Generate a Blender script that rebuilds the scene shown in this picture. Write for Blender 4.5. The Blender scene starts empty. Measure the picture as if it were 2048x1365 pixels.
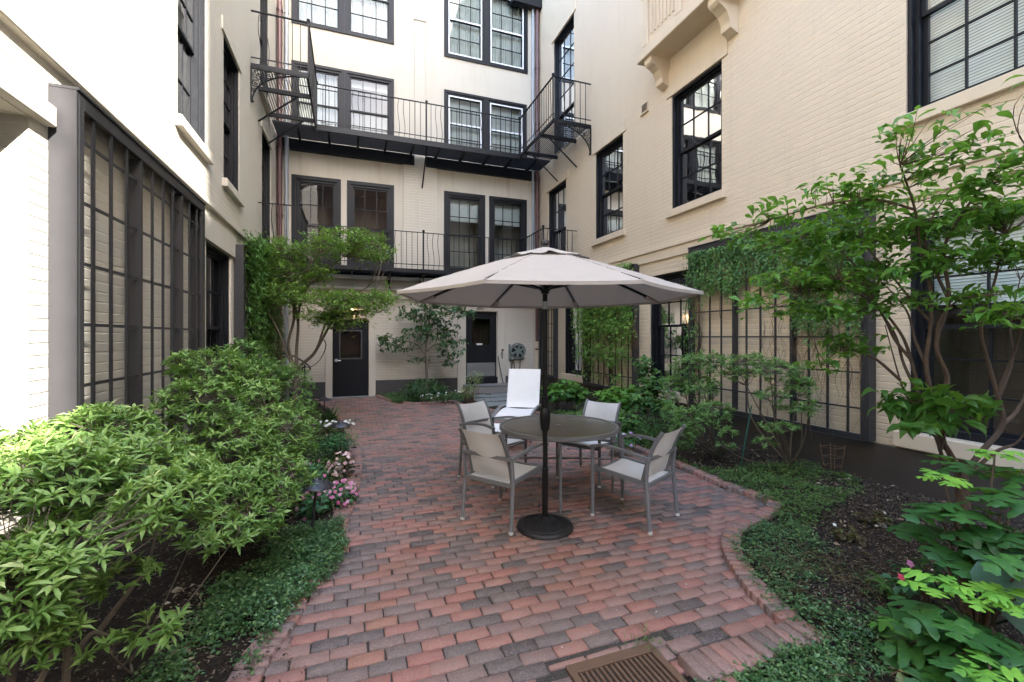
import bpy, math, random
import numpy as np
from math import sin, cos, pi, radians as R_
random.seed(7); RNG = np.random.default_rng(11)
SC = bpy.context.scene; COL = SC.collection
TH = radians_th = R_(19.83); CAMH = 1.6; F = 893.0
FW = np.array([sin(TH), cos(TH), 0.]); RT = np.array([cos(TH), -sin(TH), 0.])
XL, XR, YB = -1.75, 5.40, 12.55          # left wing, right wing and rear wing faces
# ---- measuring helpers: where a surveyed sight line meets a real plane
def ray(px, py): return FW + RT*((px-1024)/F) + np.array([0, 0, -(py-674)/F])
EYE = np.array([0, 0, CAMH])
def at(px, py, d): return EYE + ray(px, py)*d
def G(px, py, z=0.): r = ray(px, py); return EYE + r*((z-CAMH)/r[2])
def onX(px, py, X): r = ray(px, py); return EYE + r*(X/r[0])
def onY(px, py, Y): r = ray(px, py); return EYE + r*(Y/r[1])
# ---------------------------------------------------------------- objects
ORG = {}
def tag(o, label=None, cat=None, group=None, kind=None):
    if label: o['label'] = label
    if cat: o['category'] = cat
    if group: o['group'] = group
    if kind: o['kind'] = kind
    return o
def empty(name, loc, label, cat, group=None, kind=None):
    o = bpy.data.objects.new(name, None); COL.objects.link(o); o.location = loc; o.empty_display_size = .1
    ORG[o] = np.array(loc, float); return tag(o, label, cat, group, kind)
def link(name, me, mats, parent=None, smooth=False):
    o = bpy.data.objects.new(name, me); COL.objects.link(o)
    for m in (mats if isinstance(mats, (list, tuple)) else [mats]): me.materials.append(m)
    if parent is not None:
        o.parent = parent; ORG[o] = ORG[parent]
    else: ORG[o] = np.zeros(3)
    if smooth: me.polygons.foreach_set('use_smooth', [True]*len(me.polygons))
    return o
def np_mesh(name, V, faces_idx, sizes, attrs=None):
    me = bpy.data.meshes.new(name); V = np.asarray(V, np.float32)
    me.vertices.add(len(V)); me.vertices.foreach_set('co', V.ravel())
    idx = np.asarray(faces_idx, np.int32).ravel(); sizes = np.asarray(sizes, np.int32)
    me.loops.add(len(idx)); me.loops.foreach_set('vertex_index', idx)
    me.polygons.add(len(sizes)); st = np.zeros(len(sizes), np.int32); st[1:] = np.cumsum(sizes)[:-1]
    me.polygons.foreach_set('loop_start', st); me.polygons.foreach_set('loop_total', sizes)
    for k, a in (attrs or {}).items():
        at_ = me.attributes.new(k, 'FLOAT', 'POINT'); at_.data.foreach_set('value', np.asarray(a, np.float32))
    me.update(calc_edges=True); me.validate(); return me
def V3(p): return np.asarray(p, float)
def nrm(v): return v/(np.linalg.norm(v, axis=-1, keepdims=True)+1e-9)
class MB:
    def __init__(s): s.v = []; s.f = []; s.n = 0
    def add(s, vs, fs):
        for p in vs: s.v.append(tuple(float(c) for c in p))
        for f in fs: s.f.append(tuple(i+s.n for i in f))
        s.n = len(s.v); return s
    def box(s, a, b):
        x0, y0, z0 = np.minimum(a, b); x1, y1, z1 = np.maximum(a, b)
        return s.add([(x0,y0,z0),(x1,y0,z0),(x1,y1,z0),(x0,y1,z0),(x0,y0,z1),(x1,y0,z1),(x1,y1,z1),(x0,y1,z1)],
                     [(0,3,2,1),(4,5,6,7),(0,1,5,4),(1,2,6,5),(2,3,7,6),(3,0,4,7)])
    def bar(s, p, q, w, h=None, up=(0,0,1)):
        h = h or w; p = V3(p); q = V3(q); d = nrm(q-p); up = V3(up)
        if abs(d@up) > .98: up = np.array([1., 0, 0])
        sd = nrm(np.cross(d, up)); u2 = np.cross(sd, d); vs = []
        for c in (p, q):
            for a, b in ((-1,-1),(1,-1),(1,1),(-1,1)): vs.append(c+sd*a*w/2+u2*b*h/2)
        return s.add(vs, [(0,1,2,3),(7,6,5,4),(0,4,5,1),(1,5,6,2),(2,6,7,3),(3,7,4,0)])
    def tube(s, path, r, n=8, cap=True):
        P = [V3(p) for p in path]; m = len(P)
        rr = r if isinstance(r, (list, tuple)) else [r]*m; vs = []
        t0 = nrm(P[1]-P[0]); ref = np.array([0, 0, 1.]) if abs(t0[2]) < .9 else np.array([1., 0, 0])
        for i in range(m):
            t = nrm(P[min(i+1, m-1)]-P[max(i-1, 0)]); a = nrm(np.cross(t, ref)); b = np.cross(a, t); ref = np.cross(a, t)*1.0
            for k in range(n): vs.append(P[i]+(a*cos(2*pi*k/n)+b*sin(2*pi*k/n))*rr[i])
        fs = [(i*n+k, i*n+(k+1) % n, (i+1)*n+(k+1) % n, (i+1)*n+k) for i in range(m-1) for k in range(n)]
        if cap: fs += [tuple(range(n))[::-1], tuple((m-1)*n+k for k in range(n))]
        return s.add(vs, fs)
    def lathe(s, c, prof, n=24):
        c = V3(c); vs = []; m = len(prof)
        for (r, z) in prof:
            for k in range(n): vs.append(c+(r*cos(2*pi*k/n), r*sin(2*pi*k/n), z))
        fs = [(i*n+k, i*n+(k+1) % n, (i+1)*n+(k+1) % n, (i+1)*n+k) for i in range(m-1) for k in range(n)]
        fs += [tuple(range(n))[::-1], tuple((m-1)*n+k for k in range(n))]
        return s.add(vs, fs)
    def grid(s, pts):
        nu = len(pts); nv = len(pts[0])
        return s.add([p for r in pts for p in r], [(i*nv+j, (i+1)*nv+j, (i+1)*nv+j+1, i*nv+j+1) for i in range(nu-1) for j in range(nv-1)])
    def prism(s, poly, z0, z1):
        n = len(poly)
        return s.add([(x, y, z0) for x, y in poly]+[(x, y, z1) for x, y in poly],
                     [tuple(range(n))[::-1], tuple(range(n, 2*n))]+[(i, (i+1) % n, (i+1) % n+n, i+n) for i in range(n)])
    def build(s, name, mat, parent=None, smooth=False, bevel=0):
        me = bpy.data.meshes.new(name); o0 = ORG[parent] if parent is not None else np.zeros(3)
        me.from_pydata([(x-o0[0], y-o0[1], z-o0[2]) for x, y, z in s.v], [], s.f); me.update()
        o = link(name, me, mat, parent)
        if smooth:
            me.polygons.foreach_set('use_smooth', [True]*len(me.polygons))
            me.set_sharp_from_angle(angle=R_(40))
        if bevel:
            b = o.modifiers.new('b', 'BEVEL'); b.width = bevel; b.segments = 1; b.limit_method = 'ANGLE'
        return o
def cr(pts, n=8):                                   # smooth curve through points
    P = [V3(p) for p in pts]; P = [2*P[0]-P[1]]+P+[2*P[-1]-P[-2]]; out = []
    for i in range(1, len(P)-2):
        for k in range(n):
            t = k/n; a, b, c, d = P[i-1:i+3]
            out.append(.5*((2*b)+(-a+c)*t+(2*a-5*b+4*c-d)*t*t+(-a+3*b-3*c+d)*t**3))
    out.append(P[-2]); return out
# ---------------------------------------------------------------- materials
class NT:
    def __init__(s, name):
        s.m = bpy.data.materials.new(name); s.m.use_nodes = True; s.t = s.m.node_tree; s.t.nodes.clear()
        s.out = s.n('ShaderNodeOutputMaterial')
    def n(s, ty, **k):
        nd = s.t.nodes.new(ty)
        for a, b in k.items():
            if a.startswith('i_'): nd.inputs[a[2:].replace('_', ' ')].default_value = b
            else: setattr(nd, a, b)
        return nd
    def l(s, a, b): s.t.links.new(a, b)
    def math(s, op, a, b=0.):
        nd = s.n('ShaderNodeMath', operation=op)
        for i, v in enumerate((a, b)):
            if isinstance(v, (int, float)): nd.inputs[i].default_value = v
            else: s.l(v, nd.inputs[i])
        return nd.outputs[0]
    def mix(s, f, a, b, bt='MIX'):
        nd = s.n('ShaderNodeMix', data_type='RGBA', blend_type=bt)
        for i, v in ((0, f), (6, a), (7, b)):
            if isinstance(v, (int, float)): nd.inputs[i].default_value = v
            elif isinstance(v, tuple): nd.inputs[i].default_value = (*v, 1)
            else: s.l(v, nd.inputs[i])
        return nd.outputs[2]
    def noise(s, vec, sc, det=4, rough=.6):
        nd = s.n('ShaderNodeTexNoise', i_Scale=sc, i_Detail=det, i_Roughness=rough)
        if vec is not None: s.l(vec, nd.inputs['Vector'])
        return nd.outputs[0]
    def ramp(s, f, stops):
        nd = s.n('ShaderNodeValToRGB'); e = nd.color_ramp.elements
        while len(e) < len(stops): e.new(.5)
        for x, (p, c) in zip(e, stops): x.position = p; x.color = (*c, 1) if len(c) == 3 else c
        s.l(f, nd.inputs[0]); return nd.outputs[0]
    def bump(s, h, st=.3, dist=.01, nrm_=None):
        nd = s.n('ShaderNodeBump', i_Strength=st, i_Distance=dist); s.l(h, nd.inputs['Height'])
        if nrm_ is not None: s.l(nrm_, nd.inputs['Normal'])
        return nd.outputs[0]
    def bsdf(s, col, rough=.6, metal=0., normal=None, spec=.5, out=True):
        b = s.n('ShaderNodeBsdfPrincipled'); b.inputs['Metallic'].default_value = metal; b.inputs['Specular IOR Level'].default_value = spec
        for k, v in (('Base Color', col), ('Roughness', rough)):
            if isinstance(v, tuple): b.inputs[k].default_value = (*v, 1)
            elif isinstance(v, (int, float)): b.inputs[k].default_value = v
            else: s.l(v, b.inputs[k])
        if normal is not None: s.l(normal, b.inputs['Normal'])
        if out: s.l(b.outputs[0], s.out.inputs[0])
        return b
def gp(t): return t.n('ShaderNodeNewGeometry').outputs['Position']
def wall_vec(t, ax):
    sp = t.n('ShaderNodeSeparateXYZ'); t.l(gp(t), sp.inputs[0]); cb = t.n('ShaderNodeCombineXYZ')
    t.l(sp.outputs[ax], cb.inputs[0]); t.l(sp.outputs[2], cb.inputs[1]); return cb.outputs[0], sp
def painted_brick(name, col, ax, st=.55, plinth=None):
    t = NT(name); v, sp = wall_vec(t, ax)
    wob = t.n('ShaderNodeTexNoise', i_Scale=3., i_Detail=2.); t.l(gp(t), wob.inputs['Vector'])
    va = t.n('ShaderNodeVectorMath', operation='MULTIPLY_ADD'); t.l(wob.outputs['Color'], va.inputs[0]); va.inputs[1].default_value = (.014, .014, 0); t.l(v, va.inputs[2])
    br = t.n('ShaderNodeTexBrick', i_Scale=1., i_Mortar_Size=.007, i_Mortar_Smooth=.6, i_Brick_Width=.215, i_Row_Height=.0745, i_Bias=0.)
    t.l(va.outputs[0], br.inputs['Vector']); br.inputs['Color1'].default_value = (.47,.47,.47,1); br.inputs['Color2'].default_value = (.53,.53,.53,1)
    s2 = t.n('ShaderNodeSeparateXYZ'); t.l(va.outputs[0], s2.inputs[0]); f = t.math('FRACT', t.math('DIVIDE', s2.outputs[1], .0745)); f = t.math('MINIMUM', f, t.math('SUBTRACT', 1., f))
    hl = t.math('SUBTRACT', 1., t.math('DIVIDE', f, .11)); hl.node.use_clamp = True
    big = t.noise(gp(t), .7, 5); fine = t.noise(gp(t), 45, 3); mid = t.noise(gp(t), 9, 4)
    c = t.mix(t.math('MULTIPLY', t.math('SUBTRACT', big, .35), .9), col, tuple(x*y for x, y in zip(col, (.86, .83, .8))))
    c = t.mix(t.math('MULTIPLY', br.outputs[1], .3), c, tuple(min(1, x*1.16) for x in col))
    c = t.mix(t.math('MULTIPLY', hl, t.math('MULTIPLY', big, .75)), c, tuple(min(1, x*1.3) for x in col))
    sm = t.n('ShaderNodeMapRange'); t.l(mid, sm.inputs[0]); sm.inputs[1].default_value = .66; sm.inputs[2].default_value = .8; sm.inputs[4].default_value = .35
    c = t.mix(sm.outputs[0], c, tuple(x*.7 for x in col))
    mp = t.n('ShaderNodeMapping'); t.l(gp(t), mp.inputs[0]); mp.inputs['Scale'].default_value = (7, 7, .45); st_ = t.noise(mp.outputs[0], 1., 5, .65)
    c = t.mix(t.ramp(st_, [(.56, (0,0,0)), (.74, (.2,.2,.2))]), c, tuple(x*y for x, y in zip(col, (.66, .62, .56))))
    gz = t.n('ShaderNodeMapRange'); t.l(sp.outputs[2], gz.inputs[0]); gz.inputs[1].default_value = 1.3; gz.inputs[2].default_value = .4; gz.inputs[4].default_value = .5
    c = t.mix(t.math('MULTIPLY', gz.outputs[0], mid), c, tuple(x*.5 for x in col))
    h = t.math('ADD', t.math('ADD', t.math('MULTIPLY', br.outputs[1], -.9), t.math('MULTIPLY', hl, -.9)), t.math('ADD', t.math('MULTIPLY', fine, .3), t.math('MULTIPLY', mid, .5)))
    t.bsdf(c, .62, normal=t.bump(h, st, .008), spec=.3); return t.m
def stucco(name, col):
    t = NT(name); big = t.noise(gp(t), .8, 5); fine = t.noise(gp(t), 60, 4)
    mp = t.n('ShaderNodeMapping'); t.l(gp(t), mp.inputs[0]); mp.inputs['Scale'].default_value = (6, 6, .5); st = t.noise(mp.outputs[0], 1., 4)
    c = t.mix(t.math('MULTIPLY', big, .6), col, tuple(x*.85 for x in col)); 
    c = t.mix(t.math('MULTIPLY', t.math('SUBTRACT', st, .45), .7), c, tuple(x*y for x, y in zip(col, (.72, .68, .62))))
    if name == 'beige_stucco':                       # rust streaks washed down from the iron ledger
        sp = t.n('ShaderNodeSeparateXYZ'); t.l(gp(t), sp.inputs[0]); m2 = t.n('ShaderNodeMapping'); t.l(gp(t), m2.inputs[0]); m2.inputs['Scale'].default_value = (1.9, 1, .12); s2 = t.noise(m2.outputs[0], 2., 3)
        zr = t.n('ShaderNodeMapRange'); t.l(sp.outputs[2], zr.inputs[0]); zr.inputs[1].default_value = 5.3; zr.inputs[2].default_value = 6.35
        top = t.math('LESS_THAN', sp.outputs[2], 6.4); mk = t.math('MULTIPLY', t.math('MULTIPLY', zr.outputs[0], top), t.math('MAXIMUM', t.math('MULTIPLY', t.math('SUBTRACT', s2, .5), 4.), 0.))
        mk.node.use_clamp = True; c = t.mix(t.math('MULTIPLY', mk, .55), c, (.27, .17, .09))
    t.bsdf(c, .75, normal=t.bump(fine, .25, .004), spec=.25); return t.m
def plain(name, col, rough=.5, metal=0., var=.12, sc=12, bump=.1, spec=.5):
    t = NT(name); tc = t.n('ShaderNodeTexCoord').outputs['Object']; n = t.noise(tc, sc, 5); f = t.noise(tc, sc*9, 3)
    c = t.mix(n, tuple(x*(1-var) for x in col), tuple(min(1, x*(1+var)) for x in col))
    r = t.math('ADD', rough-.08, t.math('MULTIPLY', n, .16))
    t.bsdf(c, r, metal, t.bump(f, bump, .002), spec); return t.m
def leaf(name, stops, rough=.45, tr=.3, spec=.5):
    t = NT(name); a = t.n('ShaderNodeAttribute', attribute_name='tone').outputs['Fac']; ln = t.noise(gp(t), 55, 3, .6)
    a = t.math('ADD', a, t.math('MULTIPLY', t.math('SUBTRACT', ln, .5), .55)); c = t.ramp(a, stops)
    ds = t.noise(gp(t), 21, 2); c = t.mix(t.ramp(ds, [(.70, (0,0,0)), (.76, (.55,.55,.55))]), c, (.26,.22,.06)); b = t.bsdf(c, rough, out=False, spec=spec)
    tl = t.n('ShaderNodeBsdfTranslucent'); t.l(t.mix(.55, c, (.25, .42, .03)), tl.inputs[0])
    ms = t.n('ShaderNodeMixShader'); ms.inputs[0].default_value = tr
    t.l(b.outputs[0], ms.inputs[1]); t.l(tl.outputs[0], ms.inputs[2]); t.l(ms.outputs[0], t.out.inputs[0]); return t.m
def cloth(name, col, tr, weave=900, wr=0):
    t = NT(name); tc = t.n('ShaderNodeTexCoord').outputs['Object']; n = t.noise(tc, 6, 4); w = t.noise(tc, weave*.3, 1)
    c = t.mix(n, tuple(x*.92 for x in col), tuple(min(1, x*1.06) for x in col)); b = t.bsdf(c, .8, normal=t.bump(w, .3, .001, t.bump(t.noise(tc, 3.2, 2), .35 if 'canopy' in name else .15, .05)), out=False, spec=.2)
    tl = t.n('ShaderNodeBsdfTranslucent', i_Color=(*col, 1)); ms = t.n('ShaderNodeMixShader'); ms.inputs[0].default_value = tr
    t.l(b.outputs[0], ms.inputs[1]); t.l(tl.outputs[0], ms.inputs[2]); t.l(ms.outputs[0], t.out.inputs[0]); return t.m
def glassm(name, tint=(.8,.86,.85), ior=1.5, wav=.006):
    t = NT(name); n = t.noise(gp(t), 1.6, 2); bp = t.bump(n, wav, .3)
    tr = t.n('ShaderNodeBsdfTransparent', i_Color=(*tint, 1)); gl = t.n('ShaderNodeBsdfGlossy', i_Roughness=.015); gl.inputs[0].default_value = (.95,.97,1,1)
    t.l(bp, gl.inputs['Normal']); fr = t.n('ShaderNodeFresnel', i_IOR=ior); ms = t.n('ShaderNodeMixShader')
    t.l(fr.outputs[0], ms.inputs[0]); t.l(tr.outputs[0], ms.inputs[1]); t.l(gl.outputs[0], ms.inputs[2]); t.l(ms.outputs[0], t.out.inputs[0]); return t.m
CR = (.625, .522, .39); CB = (.55, .505, .425); CL = (.58, .54, .465)
M = dict(
 brick_r=painted_brick('painted_brick_tan', CR, 1), brick_l=painted_brick('painted_brick_cream', CL, 1, .5), brick_b=painted_brick('painted_brick_beige', CB, 0, .6),
 stucco=stucco('beige_stucco', CB), trim_r=stucco('tan_painted_stone', tuple(x*1.02 for x in CR)), trim_l=stucco('cream_painted_stone', CL),
 dark=plain('black_window_paint', (.010,.011,.014), .45, var=.3, spec=.2), iron=plain('black_iron', (.008,.009,.012), .4, var=.3, sc=30, bump=.4, spec=.22),
 trel=plain('charcoal_trellis_paint', (.032,.031,.034), .45, var=.1), white=plain('white_storm_frame', (.72,.74,.75), .4, var=.05),
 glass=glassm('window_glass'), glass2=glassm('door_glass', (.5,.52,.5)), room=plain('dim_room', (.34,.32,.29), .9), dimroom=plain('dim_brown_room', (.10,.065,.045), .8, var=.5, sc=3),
 blind=plain('white_blind', (.8,.82,.82), .5, var=.04), curtain=cloth('white_curtain', (.82,.82,.80), .25),
 plinth=plain('charcoal_plinth', (.05,.047,.048), .6, var=.35, sc=5), plinth_r=plain('brown_plinth', (.052,.042,.036), .62, var=.35, sc=4),
 granite=plain('grey_granite', (.22,.21,.20), .8, var=.5, sc=40, bump=1.), slate=plain('bluestone', (.20,.22,.21), .7, var=.2, sc=5, bump=.4),
 brownpipe=plain('brown_downpipe', (.105,.05,.05), .4), greypipe=plain('grey_downpipe', (.30,.32,.35), .4),
 steel=plain('brushed_steel', (.45,.46,.47), .35, .9, var=.05), alu=plain('silver_grey_powder_coat', (.205,.212,.22), .42, .2, var=.06, sc=30),
 sling=cloth('pale_sling_mesh', (.86,.85,.83), .18), canopy=cloth('taupe_canopy_canvas', (.44,.40,.365), .10), canopy_in=cloth('canopy_canvas_under', (.52,.465,.43), .12),
 black=plain('black_umbrella_metal', (.012,.012,.013), .35, .3), base=plain('black_resin_base', (.018,.017,.017), .42, var=.4, sc=60, bump=.5),
 bronze=plain('bronze_lamp', (.05,.048,.055), .38, .5), green=plain('green_stake', (.02,.09,.065), .4), rust=plain('rusty_grate', (.16,.095,.062), .7, .3, var=.35, sc=14, bump=.6),
 bark=plain('grey_brown_bark', (.13,.105,.08), .85, var=.4, sc=25, bump=1.), bark2=plain('brown_bark', (.095,.06,.038), .85, var=.4, sc=25, bump=1.), dry=plain('dry_vine_stem', (.15,.09,.05), .8, var=.3, sc=30),
 hose=plain('black_hose', (.015,.015,.016), .4), reel=plain('grey_green_reel', (.16,.19,.175), .45), paleplastic=plain('pale_plastic', (.6,.58,.54), .5),
)
# ---------------------------------------------------------------- foliage tools
T_SIMPLE = ([(0,0,0),(.45,-.5,.07),(1,0,-.1),(.45,.5,.07),(.5,0,0)], [(0,1,2,4),(0,4,2,3)])
T_ELL = ([(0,0,0),(.36,0,.015),(.7,0,-.03),(1,0,-.13),(.28,-.42,.07),(.62,-.46,.04),(.28,.42,.07),(.62,.46,.04)],
         [(0,4,1),(4,5,2,1),(5,3,2),(0,1,6),(1,2,7,6),(2,3,7)])
T_BROAD = ([(0,0,0),(.25,0,.02),(.55,0,.01),(.8,0,-.06),(1,0,-.2),(.15,-.35,.03),(.42,-.52,.07),(.75,-.3,.0),(.15,.35,.03),(.42,.52,.07),(.75,.3,.0)],
           [(0,5,1),(5,6,2,1),(6,7,3,2),(7,4,3),(0,1,8),(1,2,9,8),(2,3,10,9),(3,4,10)])
def lobed(half, dz=.25):
    n = len(half); vs = [(0,0,0)]; mid = [(x, 0, -.05*x) for x, y in half]
    R = [(x, y, -dz*y*y-.1*x*x) for x, y in half]; L = [(x, -y, -dz*y*y-.1*x*x) for x, y in half]
    vs = [(0,0,0)]+R+L+[(x, 0, .03-.12*x*x) for x, _ in half]; fs = []
    for i in range(n-1):
        fs += [(1+i, 1+i+1, 1+2*n+i+1, 1+2*n+i), (1+n+i, 1+2*n+i, 1+2*n+i+1, 1+n+i+1)]
    return vs, fs
T_OAK = lobed([(0,.03),(.04,.2),(.08,.36),(.2,.44),(.27,.2),(.33,.18),(.42,.42),(.56,.5),(.62,.36),(.6,.16),(.66,.12),(.78,.26),(.88,.24),(.9,.1),(1.,.0)])
T_MAPLE = lobed([(0,.02),(-.08,.2),(-.02,.42),(.14,.3),(.2,.28),(.32,.55),(.46,.5),(.45,.2),(.55,.14),(.7,.26),(.78,.16),(1.,0)], .2)
def leaves(name, P, D, U, L, W, tpl, mat, tone, parent=None, smooth=False):
    P = np.asarray(P, float); N = len(P); T = np.array(tpl[0], float); o0 = ORG[parent] if parent is not None else np.zeros(3)
    x = nrm(D); n = nrm(U-(U*x).sum(1, keepdims=True)*x); s = np.cross(n, x)
    L = np.broadcast_to(L, N)[:, None, None]; W = np.broadcast_to(W, N)[:, None, None]
    curl = 1+RNG.uniform(-.6, 1.6, N)[:, None, None]
    V = (P-o0)[:, None, :] + L*T[None, :, 0:1]*x[:, None] + W*T[None, :, 1:2]*s[:, None] + L*T[None, :, 2:3]*curl*n[:, None]
    k = len(T); idx = []; sz = []
    base = np.arange(N)*k
    flat = np.concatenate([np.array(f) for f in tpl[1]]); szs = np.array([len(f) for f in tpl[1]])
    idx = (base[:, None]+flat[None]).ravel(); sz = np.tile(szs, N)
    me = np_mesh(name, V.reshape(-1, 3), idx, sz, {'tone': np.repeat(np.clip(np.broadcast_to(tone, N), 0, 1), k)})
    return link(name, me, mat, parent, smooth)
def tubes(name, paths, r0, r1, mat, parent=None, n=5):
    P = np.asarray(paths, float); N, K, _ = P.shape; o0 = ORG[parent] if parent is not None else np.zeros(3)
    t = nrm(np.gradient(P, axis=1)); ref = np.where(np.abs(t[..., 2:3]) < .9, [0, 0, 1.], [1., 0, 0]); a = nrm(np.cross(t, ref)); b = np.cross(a, t)
    r = (np.broadcast_to(r0, N)[:, None]*(1-np.linspace(0, 1, K))+np.broadcast_to(r1, N)[:, None]*np.linspace(0, 1, K))[..., None, None]
    an = 2*pi*np.arange(n)/n; V = (P-o0)[:, :, None]+r*(a[:, :, None]*np.cos(an)[None, None, :, None]+b[:, :, None]*np.sin(an)[None, None, :, None])
    i, k, c = np.meshgrid(np.arange(N), np.arange(K-1), np.arange(n), indexing='ij'); q = i*K*n+k*n
    idx = np.stack([q+c, q+(c+1) % n, q+n+(c+1) % n, q+n+c], -1).reshape(-1, 4)
    return link(name, np_mesh(name, V.reshape(-1, 3), idx, np.full(len(idx), 4)), mat, parent, True)
def rnd(n, s=1.): return RNG.normal(0, s, (n, 3))
def blob(px, py, rx, ry, d, rd=None):               # an ellipsoid of foliage at distance d
    return (at(px, py, d), rx*d/F, (rd if rd else rx*d/F), ry*d/F)
def in_blobs(bl, n, shell=0.):
    w = np.array([(b[1]*b[2]*b[3])**.67*(b[4] if len(b) > 4 else 1.) for b in bl]); w /= w.sum(); out = []; nr = []
    ch = RNG.choice(len(bl), n, p=w)
    u = nrm(rnd(n)); rad = RNG.uniform(shell, 1, n)**(1/3 if shell == 0 else 1)
    lc = u*rad[:, None]
    for i in range(n):
        c, a, b, h = bl[ch[i]][:4]; q = lc[i]
        out.append(c+RT*q[0]*a+FW*q[1]*b+np.array([0, 0, 1])*q[2]*h); nr.append(RT*q[0]/a+FW*q[1]/b+np.array([0, 0, 1])*q[2]/h)
    return np.array(out), nrm(np.array(nr)), rad
def twig_paths(limbs, tips, bend=.1, K=5):
    S = np.concatenate([np.array(l)[1:] for l in limbs]); out = []
    for t in tips:
        dv = S-t; dist = np.linalg.norm(dv, axis=1)+np.maximum(0, dv[:, 2])*1.5
        s = S[np.argmin(dist)]; m = (s+t)/2+RNG.normal(0, 1, 3)*bend*np.linalg.norm(t-s); m[2] -= .06*np.linalg.norm(t-s)
        k = np.linspace(0, 1, K)[:, None]; out.append((1-k)**2*s+2*k*(1-k)*m+k*k*t)
    return np.array(out)
def rosettes(C, A, k, L, W, el=(-.25, .7)):
    N = len(C); A = nrm(A); r1 = nrm(np.cross(A, rnd(N))); r2 = np.cross(A, r1); Ps = []; Ds = []; Us = []; Ls = []; T = []
    base_t = RNG.uniform(0, 1, N)
    for j in range(k):
        an = 2*pi*j/k*2.6+RNG.uniform(-.3, .3, N); e = RNG.uniform(el[0], el[1], N)
        rad = r1*np.cos(an)[:, None]+r2*np.sin(an)[:, None]; D = rad*np.cos(e)[:, None]+A*np.sin(e)[:, None]; D[:, 2] -= .04
        Ps.append(C-A*RNG.uniform(0, .025, N)[:, None]); Ds.append(D); Us.append(A+rnd(N, .25)); Ls.append(L*RNG.uniform(.5, 1.2, N)); T.append(base_t)
    return np.concatenate(Ps), np.concatenate(Ds), np.concatenate(Us), np.concatenate(Ls), np.concatenate(T)
SBH = 9.6
# ================================================================ BUILDINGS
class Pl:
    def __init__(s, k): s.k = k
    def P(s, u, z, n):
        return {'L': (XL+n, u, z), 'R': (XR-n, u, z), 'B': (u, YB-n, z)}[s.k]
    def box(s, mb, u0, u1, z0, z1, n0, n1): mb.box(s.P(u0, z0, n0), s.P(u1, z1, n1)); return mb
PL, PR, PB = Pl('L'), Pl('R'), Pl('B')
def wall_mesh(pl, u0, u1, z0, z1, ops, depth):
    mb = MB(); us = sorted({u0, u1, *[v for o in ops for v in o[:2] if u0 < v < u1]}); zs = sorted({z0, z1, *[v for o in ops for v in o[2:4] if z0 < v < z1]})
    for a, b in zip(us, us[1:]):
        for c, d in zip(zs, zs[1:]):
            um, zm = (a+b)/2, (c+d)/2
            if any(o[0] < um < o[1] and o[2] < zm < o[3] for o in ops): continue
            mb.add([pl.P(a, c, 0), pl.P(b, c, 0), pl.P(b, d, 0), pl.P(a, d, 0)], [(0,1,2,3)])
    for o in ops:
        q = [(o[0],o[2]),(o[1],o[2]),(o[1],o[3]),(o[0],o[3])]
        depth_ = o[4] if len(o) > 4 and isinstance(o[4], float) else depth
        for i in range(4):
            (a, c), (b, d) = q[i], q[(i+1) % 4]
            mb.add([pl.P(a, c, 0), pl.P(b, d, 0), pl.P(b, d, -depth_), pl.P(a, c, -depth_)], [(0,1,2,3)])
    return mb
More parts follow.
